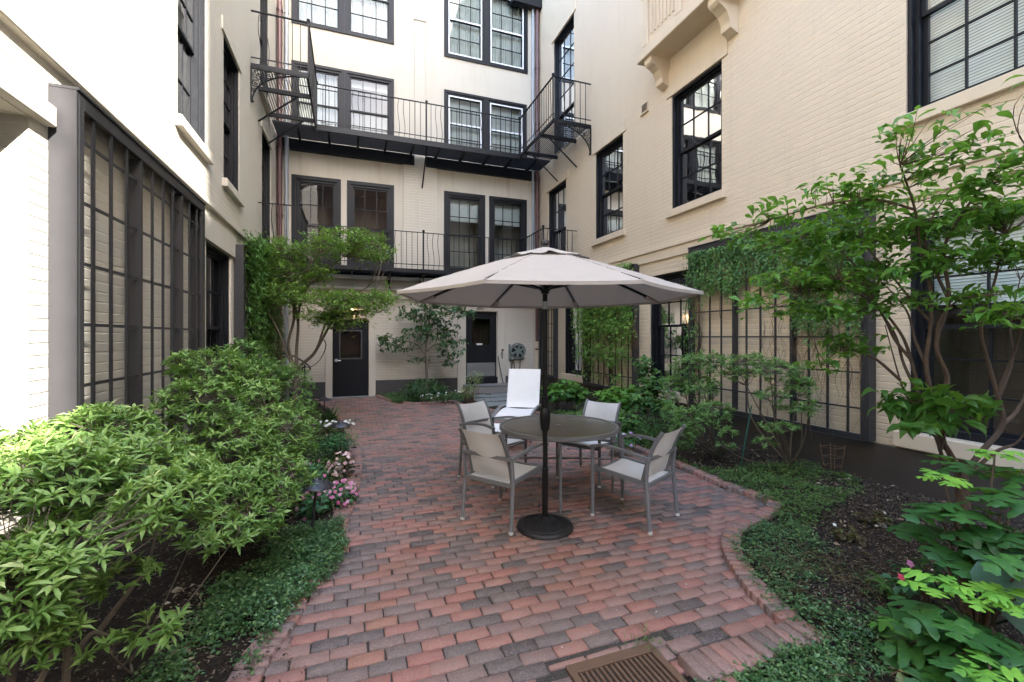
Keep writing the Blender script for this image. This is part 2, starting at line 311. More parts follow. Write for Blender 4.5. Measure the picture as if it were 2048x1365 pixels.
def window(pl, bld, u0, u1, z0, z1, rec=.12, casing=0., cols=3, rows=(2, 2), split=.5, fill='curtain', storm=False, drop=.5, fw=.06, room='room', label=None, qo=.14):
    fm = M['dark']; mb = MB(); B = lambda m, a, b, c, d, n0, n1: pl.box(m, a, b, c, d, n0, n1)
    if casing:
        c = casing; B(mb, u0-c, u0, z0-c*.8, z1+c, .002, .035); B(mb, u1, u1+c, z0-c*.8, z1+c, .002, .035); B(mb, u0, u1, z1, z1+c, .002, .035); B(mb, u0, u1, z0-c*.8, z0, .002, .035)
    n0, n1 = -rec-.07, -rec+.05
    B(mb, u0, u0+fw, z0, z1, n0, n1); B(mb, u1-fw, u1, z0, z1, n0, n1); B(mb, u0+fw, u1-fw, z1-fw, z1, n0, n1); B(mb, u0+fw, u1-fw, z0, z0+fw, n0, n1)
    if not casing:                                   # stepped brick mould down both jambs
        for a, b in ((u0, u0+.035), (u1-.035, u1)): B(mb, a, b, z0, z1, n1, min(-.01, n1+.06))
        B(mb, u0+.035, u1-.035, z1-.035, z1, n1, min(-.01, n1+.06))
    w = mb.build('window', fm, bld)
    if label: w['label'] = label
    a, b, c, d = u0+fw, u1-fw, z0+fw, z1-fw; zm = c+(d-c)*split
    for (za, zb, nn, nr) in ((zm-.025, d, -rec, rows[0]), (c, zm+.025, -rec-.035, rows[1])):
        s = MB(); t = .04
        B(s, a, a+t, za, zb, nn-.015, nn+.015); B(s, b-t, b, za, zb, nn-.015, nn+.015); B(s, a+t, b-t, zb-t, zb, nn-.015, nn+.015); B(s, a+t, b-t, za, za+t, nn-.015, nn+.015)
        for i in range(1, cols):
            u = a+(b-a)*i/cols; B(s, u-.009, u+.009, za+t, zb-t, nn-.012, nn+.012)
        for j in range(1, nr):
            z = za+(zb-za)*j/nr; B(s, a+t, b-t, z-.009, z+.009, nn-.013, nn+.013)
        s.build('sash', fm, w)
        g = MB(); g.add([pl.P(a+t, za+t, nn), pl.P(b-t, za+t, nn), pl.P(b-t, zb-t, nn), pl.P(a+t, zb-t, nn)], [(0,1,2,3)]); g.build('glass', M['glass'], w)
    if storm:
        s = MB(); t = .035; q = -rec+.03
        B(s, a, a+t, c, d, q, q+.02); B(s, b-t, b, c, d, q, q+.02); B(s, a+t, b-t, d-t, d, q, q+.02); B(s, a+t, b-t, c, c+t, q, q+.02); B(s, a+t, b-t, zm-.02, zm+.02, q, q+.02)
        s.build('storm_frame', M['white'], w)
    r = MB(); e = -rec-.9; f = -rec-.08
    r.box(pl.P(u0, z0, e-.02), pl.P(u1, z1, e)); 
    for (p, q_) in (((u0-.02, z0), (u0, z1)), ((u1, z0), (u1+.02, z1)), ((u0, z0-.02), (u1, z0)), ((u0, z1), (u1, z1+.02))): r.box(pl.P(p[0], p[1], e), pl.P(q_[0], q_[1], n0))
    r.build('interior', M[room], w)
    q = -rec-qo
    if fill in ('curtain', 'drapes'):
        pieces = [(a, b)] if fill == 'curtain' else [(a, a+(b-a)*.26), (b-(b-a)*.42, b)]
        cm = MB()
        for (s0, s1) in pieces:
            n = max(8, int((s1-s0)/.02)); rows_ = []
            for z in (c, d):
                rows_.append([pl.P(s0+(s1-s0)*i/n, z, q+.02*sin(i*1.9)+.012*sin(i*.7)) for i in range(n+1)])
            cm.grid(rows_)
        cm.build('curtain', M['curtain'], w, smooth=True)
    if fill == 'blind' or drop > .99 or fill == 'halfblind':
        bm = MB(); zt = d; zb = d-(d-c)*(drop if fill == 'halfblind' else 1); z = zt
        while z > zb:
            bm.add([pl.P(a, z, q-.008), pl.P(b, z, q-.008), pl.P(b, z-.0285, q+.005), pl.P(a, z-.0285, q+.005)], [(0,1,2,3)]); z -= .03
        pl.box(bm, a, b, zb-.02, zb, q-.012, q+.012); bm.build('blind', M['blind'], w)
    return w
def sill(pl, bld, u0, u1, z, mat, h=.13, out=.07, ov=.09, lint=None, lz=None):
    mb = MB(); pl.box(mb, u0-ov, u1+ov, z-h, z-.002, -.03, out); mb.build('sill', mat, bld, bevel=.006)
    if lint:
        mb = MB(); pl.box(mb, u0-.12, u1+.12, lz+.002, lz+lint, -.03, .022); mb.build('lintel', mat, bld, bevel=.004)
# ---- right wing
RW = empty('right_wing', (XR, 5.5, 0), 'tan painted brick wing with string course and projecting stone balcony', 'building')
RO = [(1.81,2.96,3.88,5.93),(5.40,6.55,3.86,5.9),(8.07,9.2,3.86,5.9),(10.72,11.85,3.40,5.8),(10.27,11.5,6.72,9.95),
      (1.35,2.93,.62,2.78),(6.08,7.16,.62,2.75),(9.85,10.8,.62,2.75)]
YEND = 2.6                                            # unused; marked where a lower added block would let the sun in
wm = wall_mesh(PR, -9., YB+.5, -.2, 19., RO, .16); wm.build('wall', M['brick_r'], RW)
m = MB(); m.box((XR+.003, -9., 19.), (XR+5, YB+5, 19.2)); m.box((XR+4.8, -9., -.2), (XR+5, YB+5, 19.)); m.box((XR+.2, -9.2, -.2), (XR+5, -9.002, 19.)); m.build('roof', M['trim_r'], RW)
for i, (a, b, c, d) in enumerate(RO):
    kw = dict(rec=.13, fill='curtain', fw=.07)
    if i in (1, 2, 3): kw.update(fill='drapes', rows=(2, 2))
    if i == 0: kw.update(fill='blind', rows=(3, 3), cols=3)
    if i == 4: kw.update(fill='drapes', rows=(4, 2), split=.32)
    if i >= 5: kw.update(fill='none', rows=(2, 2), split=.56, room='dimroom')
    if i == 5: kw.update(cols=3, rows=(2, 3), fill='blind', split=.5)
    if i == 5: kw.update(fill='halfblind', drop=.38)
    if i == 7: kw.update(rows=(1, 1), cols=2)
    window(PR, RW, a, b, c, d, **kw)
    if i < 5: sill(PR, RW, a, b, c, M['trim_r'], lint=.24 if i != 1 else .5, lz=d) if i not in (3, 4) else sill(PR, RW, a, b, c, M['trim_r'], h=.06, out=.03, lint=.22, lz=d)
    else: sill(PR, RW, a, b, c, M['trim_r'], h=.16, out=.06, ov=.12)
m = MB(); PR.box(m, -9., YB-.002, 3.20, 3.27, -.02, .055); PR.box(m, -9., YB-.002, 3.02, 3.20, -.02, .03); m.build('string_course', M['trim_r'], RW, bevel=.008)
m = MB(); PR.box(m, -9., YB-.002, -.15, .44, -.02, .03); m.build('plinth', M['plinth_r'], RW, bevel=.006)
# projecting stone balcony over the wide window
m = MB(); PR.box(m, 4.9, 6.95, 6.60, 6.74, -.02, .46); PR.box(m, 4.98, 6.87, 6.74, 6.86, -.02, .40); PR.box(m, 4.96, 6.89, 7.75, 7.9, -.02, .44)
for a in (5.0, 5.86, 6.72): PR.box(m, a, a+.14, 6.86, 7.75, .24, .40)
m.build('stone_balcony', M['trim_r'], RW, bevel=.012)
m = MB(); PR.box(m, 5.14, 6.72, 6.87, 7.74, .27, .36)
for k in range(16): PR.box(m, 5.2+k*.094, 5.235+k*.094, 7.0, 7.6, .35, .385)
sb = m.build('balcony_panel', M['trim_r'], RW, bevel=.006)
for y in (5.08, 6.6):
    m = MB(); prof = [(0,6.6),(.40,6.6),(.40,6.5),(.36,6.46),(.30,6.44),(.22,6.38),(.16,6.26),(.15,6.16),(.0,6.10)]
    n = len(prof); vs = [PR.P(y+dy, z, q) for dy in (0, .18) for q, z in prof]
    m.add(vs, [tuple(range(n)), tuple(range(n, 2*n))[::-1]]+[(i, (i+1) % n, (i+1) % n+n, i+n) for i in range(n)]); m.build('corbel', M['trim_r'], RW, bevel=.008)
m = MB(); PR.box(m, 7.22, 7.42, 5.98, 6.16, -.01, .012); PR.box(m, 7.20, 7.44, 5.95, 5.98, -.01, .04); m.build('wall_vent', M['trim_r'], RW)
m = MB()
for k in range(6): PR.box(m, 7.24, 7.40, 6.0+k*.026, 6.012+k*.026, .012, .02)
m.build('vent_louver', M['plinth_r'], RW)
# ---- left wing
LW = empty('left_wing', (XL, 5.5, 0), 'cream painted brick wing, sunlit beside the large bare trellis', 'building')
LO = [(5.72,6.72,3.96,6.4),(7.56,8.52,3.90,6.03),(10.55,11.6,3.40,5.95),(10.35,11.3,6.70,9.6),(1.9,3.37,.95,2.87,.36),(6.72,8.0,.62,2.84)]
wall_mesh(PL, -1.5, YB+.5, -.2, 12.2, LO, .17).build('wall', M['brick_l'], LW)
m = MB(); m.box((XL-5, -1.5, 12.2), (XL-.003, YB+5, 12.4)); m.box((XL-5, -1.5, -.2), (XL-4.8, YB+5, 12.2)); m.box((XL-5, -1.7, -.2), (XL-.2, -1.502, 12.2)); m.build('roof', M['trim_l'], LW)
for i, (a, b, c, d, *_) in enumerate(LO):
    kw = dict(rec=.12, fill='curtain', fw=.07, rows=(3, 2))
    if i == 0: kw.update(qo=.075)
    if i == 1: kw.update(fill='none')
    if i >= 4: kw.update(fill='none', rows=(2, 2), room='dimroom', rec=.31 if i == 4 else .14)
    window(PL, LW, a, b, c, d, **kw)
    sill(PL, LW, a, b, c, M['trim_l'] if i != 4 else M['granite'], h=.12 if i < 4 else .16, lint=.2 if i < 4 else None, lz=d)
m = MB(); PL.box(m, -1.5, YB-.002, 3.28, 3.35, -.02, .05); m.build('string_course', M['trim_l'], LW, bevel=.008)
m = MB(); PL.box(m, 1.9, 3.51, 2.875, 3.0, -.02, .06); m.build('lintel', M['trim_l'], LW, bevel=.006)
m = MB(); PL.box(m, 6.55, 8.14, 2.845, 3.16, -.02, .03); m.build('lintel', M['trim_l'], LW, bevel=.006)
m = MB(); PL.box(m, -1.5, YB-.002, -.15, .42, -.02, .03); m.build('plinth', M['plinth'], LW, bevel=.006)
# ---- rear wing
BW = empty('rear_wing', (1.8, YB, 0), 'pale beige stucco rear wing with two black doors and paired black windows', 'building')
hx = lambda px: float(onY(px, 600, YB)[0])
def hz(px, py): return float(onY(px, py, YB)[2])
BWIN = []
def pair(p0, p1, pt, pyt, pyb, mul=True, c=.1):
    pass
bw = []
# (left px, right px, top z, bottom z, casing, options)
def bwin(pa, pb, z0, z1, c=.1, **k): bw.append((hx(pa)+c, hx(pb)-c, z0+c*.8, z1-c, c, k))
zt3 = hz(1053, 20); zb3 = hz(788, 90); zt2 = hz(788, 160); zb2 = 6.72; zt1 = hz(788, 372); 
z3b = hz(1055, 149); z2t = hz(1053, 211); z1t = hz(1053, 401)
bwin(583, 690, zb3, zb3+2.3, .07, fill='curtain', rows=(2, 2)); bwin(687.5, 788, zb3, zb3+2.3, .07, fill='curtain', rows=(2, 2))
bwin(888, 974, z3b, z3b+2.25, .07, fill='curtain', storm=True); bwin(971, 1055, z3b, z3b+2.25, .07, fill='curtain', storm=True)
bwin(583, 690, 6.78, zt2, .07, fill='curtain', rows=(2, 1), split=.45); bwin(687.5, 788, 6.78, zt2, .07, fill='halfblind', drop=.1, rows=(2, 1), split=.45)
bwin(888, 973, 6.78, z2t, .07, fill='blind', storm=True); bwin(970, 1053, 6.78, z2t, .07, fill='blind', storm=True)
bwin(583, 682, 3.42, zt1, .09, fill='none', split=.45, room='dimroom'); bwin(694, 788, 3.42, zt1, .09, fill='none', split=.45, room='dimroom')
bwin(888, 970, 3.42, z1t, .09, fill='halfblind', drop=.3, split=.48); bwin(978, 1053, 3.42, z1t, .09, fill='halfblind', drop=.3, split=.48)
for k in (0, 2, 4, 6):                                # paired sashes share one mullion board
    a = list(bw[k]); b = list(bw[k+1]); mid = (a[1]+b[0])/2; a[1] = mid-.07; b[0] = mid+.07; bw[k] = tuple(a); bw[k+1] = tuple(b)
D1 = (-.454, .443, .015, 2.05); D2 = (3.117, 4.04, .42, 2.33)
ops = [(a, b, c, d) for a, b, c, d, *_ in bw]
wall_mesh(PB, XL-.2, XR+.2, 3.15, 12.2, [o for o in ops], .1).build('wall', M['stucco'], BW)
wall_mesh(PB, XL-.2, XR+.2, -.2, 3.15, [D1, D2], .12).build('brick_wall', M['brick_b'], BW)
m = MB(); m.box((XL-5, YB+.003, 12.2), (XR+.1, YB+5, 12.4)); m.box((XL-5, YB+4.8, -.2), (XR+5, YB+5, 12.2)); m.build('roof', M['stucco'], BW)
for i, (a, b, c, d, cs, k) in enumerate(bw):
    if i < 8:                                         # centre mullion: keep inner casing to half width
        wn = window(PB, BW, a, b, c, d, rec=.04, casing=cs-.001*(i % 2), **k)
    else: window(PB, BW, a, b, c, d, rec=.05, casing=cs, **k)
m = MB(); px0, px1 = hx(806), hx(873); PB.box(m, px0, px1, 3.16, 6.38, -.01, .05); m.build('pilaster', M['brick_b'], BW, bevel=.004)
m = MB(); PB.box(m, hx(829), hx(850), 6.72, 12.1, -.01, .035); PB.box(m, hx(827), hx(852), hz(840, 44), hz(840, 32), .03, .06); m.build('flue_strip', M['stucco'], BW, bevel=.004)
m = MB(); PB.box(m, XL, XR, 2.62, 3.12, -.01, .07); PB.box(m, XL, XR, 3.12, 3.22, -.01, .12)
for a, b in ((-1.72, -1.55), (-.62, -.457), (.446, .62), (2.86, 3.1), (4.06, 4.30), (5.22, 5.39)): PB.box(m, a, b, .0, 2.62, -.01, .06)
PB.box(m, -.457, .446, 2.06, 2.62, -.01, .058); PB.box(m, 3.1, 4.06, 2.34, 2.62, -.01, .058); m.build('door_surround', M['stucco'], BW, bevel=.005)
m = MB(); m.tube([(XL, YB-.09, 2.86), (XR, YB-.09, 2.86)], .05, 12); m.build('moulding', M['stucco'], BW, smooth=True)
for a, b in ((-1.55, -.62), (.62, 2.86), (4.30, 5.22)): m = MB(); PB.box(m, a, b, -.1, .43, -.01, .03); m.build('plinth', M['plinth'], BW, bevel=.005)
m = MB(); PB.box(m, hx(1020), XR, hz(1045, 20)+.02, hz(1045, 20)+.35, .0, .25); m.build('dark_beam', M['dark'], BW)
# doors
def door(D, gz, label, kick=False):
    a, b, c, d = D; m = MB()
    PB.box(m, a, a+.03, c, d, -.12, -.01); PB.box(m, b-.03, b, c, d, -.12, -.01); PB.box(m, a+.03, b-.03, d-.03, d, -.12, -.01)
    ga, gb, gc, gd = a+.18, b-.18, gz[0], gz[1]; n0, n1 = -.09, -.045
    for q in ((a+.03, ga, c, d-.03), (gb, b-.03, c, d-.03), (ga, gb, gd, d-.03), (ga, gb, c, gc)): PB.box(m, *q, n0, n1)
    o = m.build('door', M['dark'], BW, bevel=.003); o['label'] = label
    m = MB()
    for q in ((ga-.02, ga+.015, gc-.02, gd+.02), (gb-.015, gb+.02, gc-.02, gd+.02), (ga+.015, gb-.015, gd-.015, gd+.02), (ga+.015, gb-.015, gc-.02, gc+.015)): PB.box(m, *q, n1, n1+.012)
    m.build('glazing_bead', M['dark'] if kick else M['plinth'], o)
    m = MB(); m.add([PB.P(ga, gc, -.07), PB.P(gb, gc, -.07), PB.P(gb, gd, -.07), PB.P(ga, gd, -.07)], [(0,1,2,3)]); m.build('glass', M['glass2'], o)
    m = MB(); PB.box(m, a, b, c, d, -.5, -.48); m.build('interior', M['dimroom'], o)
    hz_ = .98 if not kick else 1.25
    m = MB()
    if not kick:
        m.tube([PB.P(a+.09, hz_, -.045), PB.P(a+.09, hz_, .03)], .03, 12); m.tube([PB.P(a+.09, hz_, .02), PB.P(a+.2, hz_-.01, .02)], .011, 8); m.tube([PB.P(a+.09, hz_, -.045), PB.P(a+.09, hz_, -.03)], .045, 16)
        m.build('handle', M['steel'], o, smooth=True)
    else:
        PB.box(m, a+.03, b-.03, c+.02, c+.42, n1, n1+.004); m.build('kick_plate', M['steel'], o)
        m = MB(); PB.box(m, ga+.15, ga+.32, gc+.02, gc+.07, n1-.01, n1+.0); m.build('door_sticker', M['white'], o)
    return o
door(D1, (1.02, 1.76), 'black door with a lever handle, level with the paving')
door(D2, (1.34, 2.14), 'black door with a steel kick plate above the granite step', True)
m = MB(); PB.box(m, -.64, .63, -.02, .022, -.12, .14); m.build('threshold', M['slate'], BW, bevel=.006)
m = MB(); PB.box(m, 3.1, 4.06, .2, .42, -.12, .05); m.build('door_sill', M['dark'], BW)
# ---- granite step, slabs
m = MB(); m.grid([[ (3.0+1.55*i/14+RNG.uniform(-.01,.01), 12.52-.62*j/5-(.02*RNG.random() if j == 5 else 0), .235+RNG.uniform(-.004,.004)) for j in range(6)] for i in range(15)])
m.box((3.01, 11.92, -.02), (4.54, 12.51, .225)); stp = m.build('granite_step', M['granite'], None, bevel=.012); tag(stp, 'rough grey granite block step below the kick plate door', 'step')
for i, (x0, x1, y0, y1, lb) in enumerate(((3.0, 4.3, 11.2, 11.75, 'bluestone stepping slab nearest the granite step'), (2.85, 4.2, 10.45, 11.0, 'bluestone stepping slab in the middle of three'), (2.8, 4.05, 9.7, 10.28, 'bluestone stepping slab nearest the white lounge chair'))):
    m = MB(); m.prism([(x0, y0), (x1, y0+.05), (x1-.05, y1), (x0+.04, y1-.03)], -.03, .035); o = m.build('stepping_slab', M['slate'], None, bevel=.008); tag(o, lb, 'stepping stone', 'bluestone slabs leading to the step')
# ---- brick block closing the courtyard on the street side (seen only in reflections)
OB = empty('brick_building', (3, -16, 0), 'red brown brick building across the street, seen in window reflections', 'building')
m = MB(); m.box((-14, -20, 0), (18, -16, 11.6)); m.box((-14, -20.01, 11.61), (4.6, -16.01, 17.5)); t = painted_brick('red_brown_brick', (.22, .12, .08), 0, .4); m.build('wall', t, OB)
for i in range(9):
    for j in range(3):
        m = MB(); m.box((-12+i*3.2, -16.03, 1.2+j*3.4), (-10.9+i*3.2, -15.98, 3.2+j*3.4)); m.build('window', M['trim_l'], OB)
SB = empty('added_shade_wing', (XR, -12, 0), 'unseen tan wing added behind the camera on the right to block the sun', 'building')
m = MB(); m.box((XR+.01, -11.9, 0), (XR+5, -9.21, 12.5)); m.box((XR+.01, -15.5, 0), (XR+5, -11.91, SBH)); m.build('wall', M['brick_r'], SB)  # unseen block added; its stepped heights shape the sun on the left wall
# ---- downpipes
def pipe(x, y, r, z0, z1, mat, label, name='downpipe', cut=None):
    root = empty(name, (x, y, z0), label, 'downpipe'); m = MB(); m.tube([(x, y, cut or z0), (x, y, z1)], r, 12); m.build('pipe', mat, root, smooth=True)
    if cut: m = MB(); m.tube([(x, y, z0), (x, y, cut-.001)], r*1.15, 12); m.build('lower_pipe', M['trim_r'], root, smooth=True)
    m = MB()
    for k in range(6): z = z0+1.2+k*1.7; m.tube([(x, y, z), (x, y, z+.05)], r*1.25, 12); m.box((x-.012, y, z), (x+.012, YB-.01, z+.04))
    m.build('clamp', mat, root)
pipe(5.30, 12.45, .055, 0, 12.1, M['brownpipe'], 'purple brown downpipe in the right corner, tan at its foot', cut=1.46)
pipe(5.17, 12.47, .04, 3.25, 12.1, M['greypipe'], 'grey downpipe left of the purple brown one in the right corner')
pipe(-1.67, 12.42, .06, 0, 12.1, M['brownpipe'], 'dark brown downpipe in the left corner against the side wall')
pipe(-1.52, 12.45, .05, 0, 12.1, M['greypipe'], 'pale grey downpipe in the left corner beside the window')
# ================================================================ IRON BALCONIES
def balcony(z, x1, x2, y0, yb, h, label, heavy):
    bz = empty('iron_balcony', (1.8, yb, z), label, 'iron balcony'); I = M['iron']; t = .035
    m = MB()
    if heavy: y = yb+.05
    y = yb+.06
    while y < YB-.05: m.box((XL+.02, y, z-.03), (XR-.02, y+.012, z)); y += .045
    for (a, b) in ((XL+.03, x1-.03), (x2+.03, XR-.03)):
        x = a
        while x < b: m.box((x, y0+.04, z-.028), (x+.01, yb, z-.002)); x += .048
    m.build('deck_grating', I, bz)
    hb = .13 if heavy else .09
    m = MB(); m.box((x1, yb-.05, z-hb), (x2, yb, z+.005)); m.box((x1-.04, y0, z-.07), (x1, yb, z+.006)); m.box((x2, y0, z-.07), (x2+.04, yb, z+.006))
    m.box((XL+.01, y0-.02, z-.06), (x1, y0+.025, z+.006)); m.box((x2, y0-.02, z-.06), (XR-.01, y0+.025, z+.006))
    if heavy:
        m.box((XL+.05, YB-.09, z-.33), (hx(828), YB-.003, z-.05)); m.box((hx(851), YB-.09, z-.33), (XR-.1, YB-.003, z-.05))
    else: m.box((XL+.05, YB-.05, z-.1), (XR-.05, YB-.003, z-.02))
    m.build('edge_beam', I, bz)
    js = np.linspace(-1.2, 4.95, 10) if heavy else [-.9, .02, .95, 1.8, 2.7, 3.6, 4.6]
    for x in js:
        m = MB(); m.box((x-.025, yb, z-.11), (x+.025, YB-.004, z-.035)); m.build('joist', I, bz)
    for k, y in enumerate(np.linspace(y0+.75, yb-.35, 2)):
        m = MB(); m.box((XL+.003, y-.03, z-.11), (x1, y+.03, z-.03)); m.build('joist', I, bz)
        m = MB(); m.box((x2, y-.03, z-.11), (XR-.003, y+.03, z-.03)); m.build('joist', I, bz)
        m = MB(); m.tube([(x1-.25, y, z-.1), (XL+.01, y-.05, z-.75)], .018, 6); m.build('strut', I, bz)
        m = MB(); m.tube([(x2+.25, y, z-.1), (XR-.01, y-.05, z-.75)], .018, 6); m.build('strut', I, bz)
    if heavy: m = MB(); m.tube([(1.86, yb+.05, z-.1), (1.86, YB-.01, z-.95)], .02, 6); m.tube([(1.86, yb+.02, z-.1), (1.86, yb+.3, z-.25)], .02, 6); m.build('strut', I, bz)
    else:
        for x in (.95, 1.8, 2.7, 3.6): m = MB(); m.tube([(x, yb+.03, z-.08), (x, YB-.12, z-.62)], .014, 6); m.tube([(x, YB-.06, z-.1), (x, YB-.12, z-.3)], .03, 6); m.build('strut', I, bz)
    # railing
    corners = [(XL+.01, y0), (x1, y0), (x1, yb), (x2, yb), (x2, y0), (XR-.01, y0)]
    m = MB()
    for a, b in zip(corners, corners[1:]): m.bar((*a, z+h), (*b, z+h), .04, .014)
    for a, b in zip(corners, corners[1:]): m.bar((*a, z+.12), (*b, z+.12), .012, .02)
    m.build('top_rail', I, bz)
    posts = corners[1:5]+[((x1+x2)/2+.02, yb)]
    for p in posts:
        q = MB(); q.box((p[0]-.014, p[1]-.014, z), (p[0]+.014, p[1]+.014, z+h+.01)); q.lathe((p[0], p[1], z+h), [(.01,0),(.03,.02),(.034,.045),(.03,.065),(.006,.08)], 10); q.build('post', I, bz)
    m = MB(); W_ = 'sswwwssssswwwsss'
    for si, (a, b) in enumerate(zip(corners, corners[1:])):
        a = V3((*a, 0)); b = V3((*b, 0)); L = np.linalg.norm(b-a); n = int(L/(.135 if si == 2 else .125)); d = (b-a)/L; nn = np.array([-d[1], d[0], 0])
        for k in range(1, n):
            p = a+d*L*k/n; w = W_[(k+(5 if si == 2 else 2)) % 16] == 'w'
            if w: m.tube([p+d*.022*sin(q*2*pi)*(1 if k % 2 else 1)+(0, 0, z+h*q) for q in np.linspace(0, 1, 12)], .0075, 5)
            else: m.bar(p+(0, 0, z), p+(0, 0, z+h), .013)
    m.build('balusters', I, bz)
    if heavy:                                         # cast scroll brackets under both outer ends
        for sx, xw, xo in ((1, XL+.01, x1), (-1, XR-.01, x2)):
            m = MB(); P = lambda a, b: (xw+sx*a, y0, z-.06-b)
            m.bar(P(0, 0), P(0, .62), .03); m.bar(P(0, .01), P(abs(xo-xw), .01), .03)
            m.tube([P(.02+.93*(1-cos(t_)), .60*(1-sin(t_))+.02) for t_ in np.linspace(0, 1.45, 14)], .014, 6)
            for (cx, cz, r) in ((.13,.12,.085),(.30,.10,.06),(.44,.085,.045),(.08,.29,.06),(.05,.42,.035),(.2,.2,.045),(.56,.06,.03)):
                m.tube([P(cx+r*cos(t_), cz+r*sin(t_)) for t_ in np.linspace(0, 2*pi, 15)], .008, 5)
                m.tube([P(cx+r*.55*(1-t_/9)*cos(t_), cz+r*.55*(1-t_/9)*sin(t_)) for t_ in np.linspace(0, 7, 15)], .007, 5)
            m.lathe(P(.02, .66), [(.004,0),(.03,.015),(.03,.04),(.004,.05)], 8); m.build('scroll_bracket', I, bz)
    return bz
balcony(6.65, -.77, 4.40, 9.4, 11.6, .98, 'upper black iron balcony with scroll brackets wrapping the rear wall', True)
balcony(3.33, -.98, 4.46, 10.1, 11.6, .95, 'lower black iron balcony above the doors, partly behind the umbrella', False)
# ================================================================ TRELLISES
def trellis(pl, u0, u1, z0, z1, dep, label, sp=.235, fw=.09, heavy=4, zs=None, near_end=0):
    root = empty('trellis', pl.P((u0+u1)/2, z0, 0), label, 'trellis', 'charcoal trellises on the walls'); T = M['trel']; B = pl.box
    m = MB(); B(m, u0, u0+.03, z0, z1, .001, dep); B(m, u1-.03, u1, z0, z1, .001, dep); B(m, u0, u1, z1, z1+.02, .001, dep+.012)
    B(m, u0+.03, u0+fw, z0, z1, dep-.03, dep); B(m, u1-fw, u1-.03, z0, z1, dep-.03, dep); B(m, u0+fw, u1-fw, z1-fw, z1, dep-.03, dep); B(m, u0+fw, u1-fw, z0, z0+fw*.7, dep-.03, dep)
    m.build('frame', T, root, bevel=.003)
    m = MB(); n = int(round((u1-u0)/sp))
    for k in range(1, n):
        u = u0+(u1-u0)*k/n
        if k % heavy == 0: B(m, u-.017, u+.017, z0+.06, z1-fw, .03, dep-.008)
        else: B(m, u-.0115, u+.0115, z0+.06, z1-fw, dep-.028, dep-.012)
    m.build('upright_bars', T, root)
    m = MB()
    for z in (zs if zs is not None else np.arange(z1-.27, z0+.2, -.397)): B(m, u0+fw*.5, u1-fw*.5, z-.0105, z+.0105, dep-.041, dep-.0285)
    m.build('cross_bars', T, root); return root
trellis(PL, 3.54, 6.15, .45, 3.14, .14, 'large bare trellis on the sunlit left wall')
trellis(PL, 8.15, 11.2, .45, 3.05, .14, 'vine covered trellis on the left wall behind the shrubs')
trellis(PR, 3.24, 6.0, .46, 3.06, .12, 'large trellis on the right wall with vine along its top', heavy=4)
trellis(PR, 7.5, 9.6, .46, 3.03, .12, 'trellis on the right wall hidden under hanging green vine')
trellis(PR, 11.2, 12.3, .46, 3.03, .12, 'narrow trellis at the far end of the right wall')
# ================================================================ SMALL FITTINGS
hr = empty('hose_reel', (4.67, YB, 1.18), 'grey green wall mounted hose reel with black hose hanging', 'hose reel')
m = MB(); c = V3((4.67, YB-.16, 1.18))
for k in range(28):
    a = 2*pi*k/28; b = 2*pi*(k+1)/28
    for y_ in (0, .1): m.bar(c+(.225*cos(a), y_, .225*sin(a)), c+(.225*cos(b), y_, .225*sin(b)), .02)
m.tube([c+(0, -.02, 0), c+(0, .1, 0)], .065, 20)
for k in range(6):
    a = 2*pi*k/6+.35
    for o_ in (-.025, .025, 0): q = V3((-sin(a)*o_, 0, cos(a)*o_)); m.bar(c+q+(cos(a)*.05, -.005, sin(a)*.05), c+q+(cos(a)*.22, -.005, sin(a)*.22), .02, .02, up=(0, 1, 0))
m.build('reel_wheel', M['reel'], hr)
m = MB(); m.tube([c+(0, .02, 0), c+(0, .1, 0)], .17, 24); m.build('wound_hose', M['hose'], hr, smooth=True)
m = MB(); m.box(c+(-.26, .12, -.27), c+(-.2, .155, .2)); m.box(c+(.12, .12, -.27), c+(.2, .155, .1)); m.box(c+(-.26, .1, -.03), c+(.2, .155, .03)); m.box(c+(-.24, .0, -.25), c+(-.14, .12, -.18)); m.build('bracket', M['reel'], hr)
m = MB()
m.tube(cr([c+(-.17, .06, -.2), c+(-.2, .05, -.5), c+(-.32, .0, -.9), c+(-.45, -.02, -1.0), c+(-.55, .0, -.6), c+(-.62, .05, -.15)]), .013, 7)
m.tube(cr([c+(-.13, .06, -.2), c+(-.1, .04, -.6), c+(-.08, -.03, -1.12)]), .013, 7); m.tube(cr([c+(.08, .06, -.2), c+(.06, .03, -.5), c+(.0, .0, -.8), c+(.1, -.05, -1.12)]), .013, 7)
m.build('hanging_hose', M['hose'], hr, smooth=True)
ft = empty('wall_tap', (4.17, YB-.06, 1.05), 'small black wall tap on the trim beside the kick plate door', 'tap'); m = MB(); m.tube([(4.2, YB-.06, .95), (4.2, YB-.06, 1.2)], .02, 8); m.tube([(4.2, YB-.06, 1.1), (4.13, YB-.12, 1.12)], .014, 8); m.build('tap_body', M['reel'], ft)
m = MB(); m.lathe((4.2, YB-.1, 1.2), [(.03,0),(.035,.015),(.03,.03)], 10); m.build('tap_handle', M['iron'], ft)
wl = empty('wall_lamp', (.02, YB-.1, 2.32), 'small lit lamp glowing over the left black door', 'lamp'); m = MB(); m.lathe((.02, YB-.13, 2.30), [(.05,.04),(.06,.06),(.05,.1),(.02,.12)], 14); m.build('housing', M['iron'], wl, smooth=True)
t = NT('lamp_glow'); e = t.n('ShaderNodeEmission', i_Color=(1, .62, .3, 1), i_Strength=9.); t.l(e.outputs[0], t.out.inputs[0])
m = MB(); m.lathe((.02, YB-.13, 2.30), [(.015,-.02),(.035,-.01),(.04,.02),(.045,.038)], 14); m.build('bulb', t.m, wl, smooth=True)
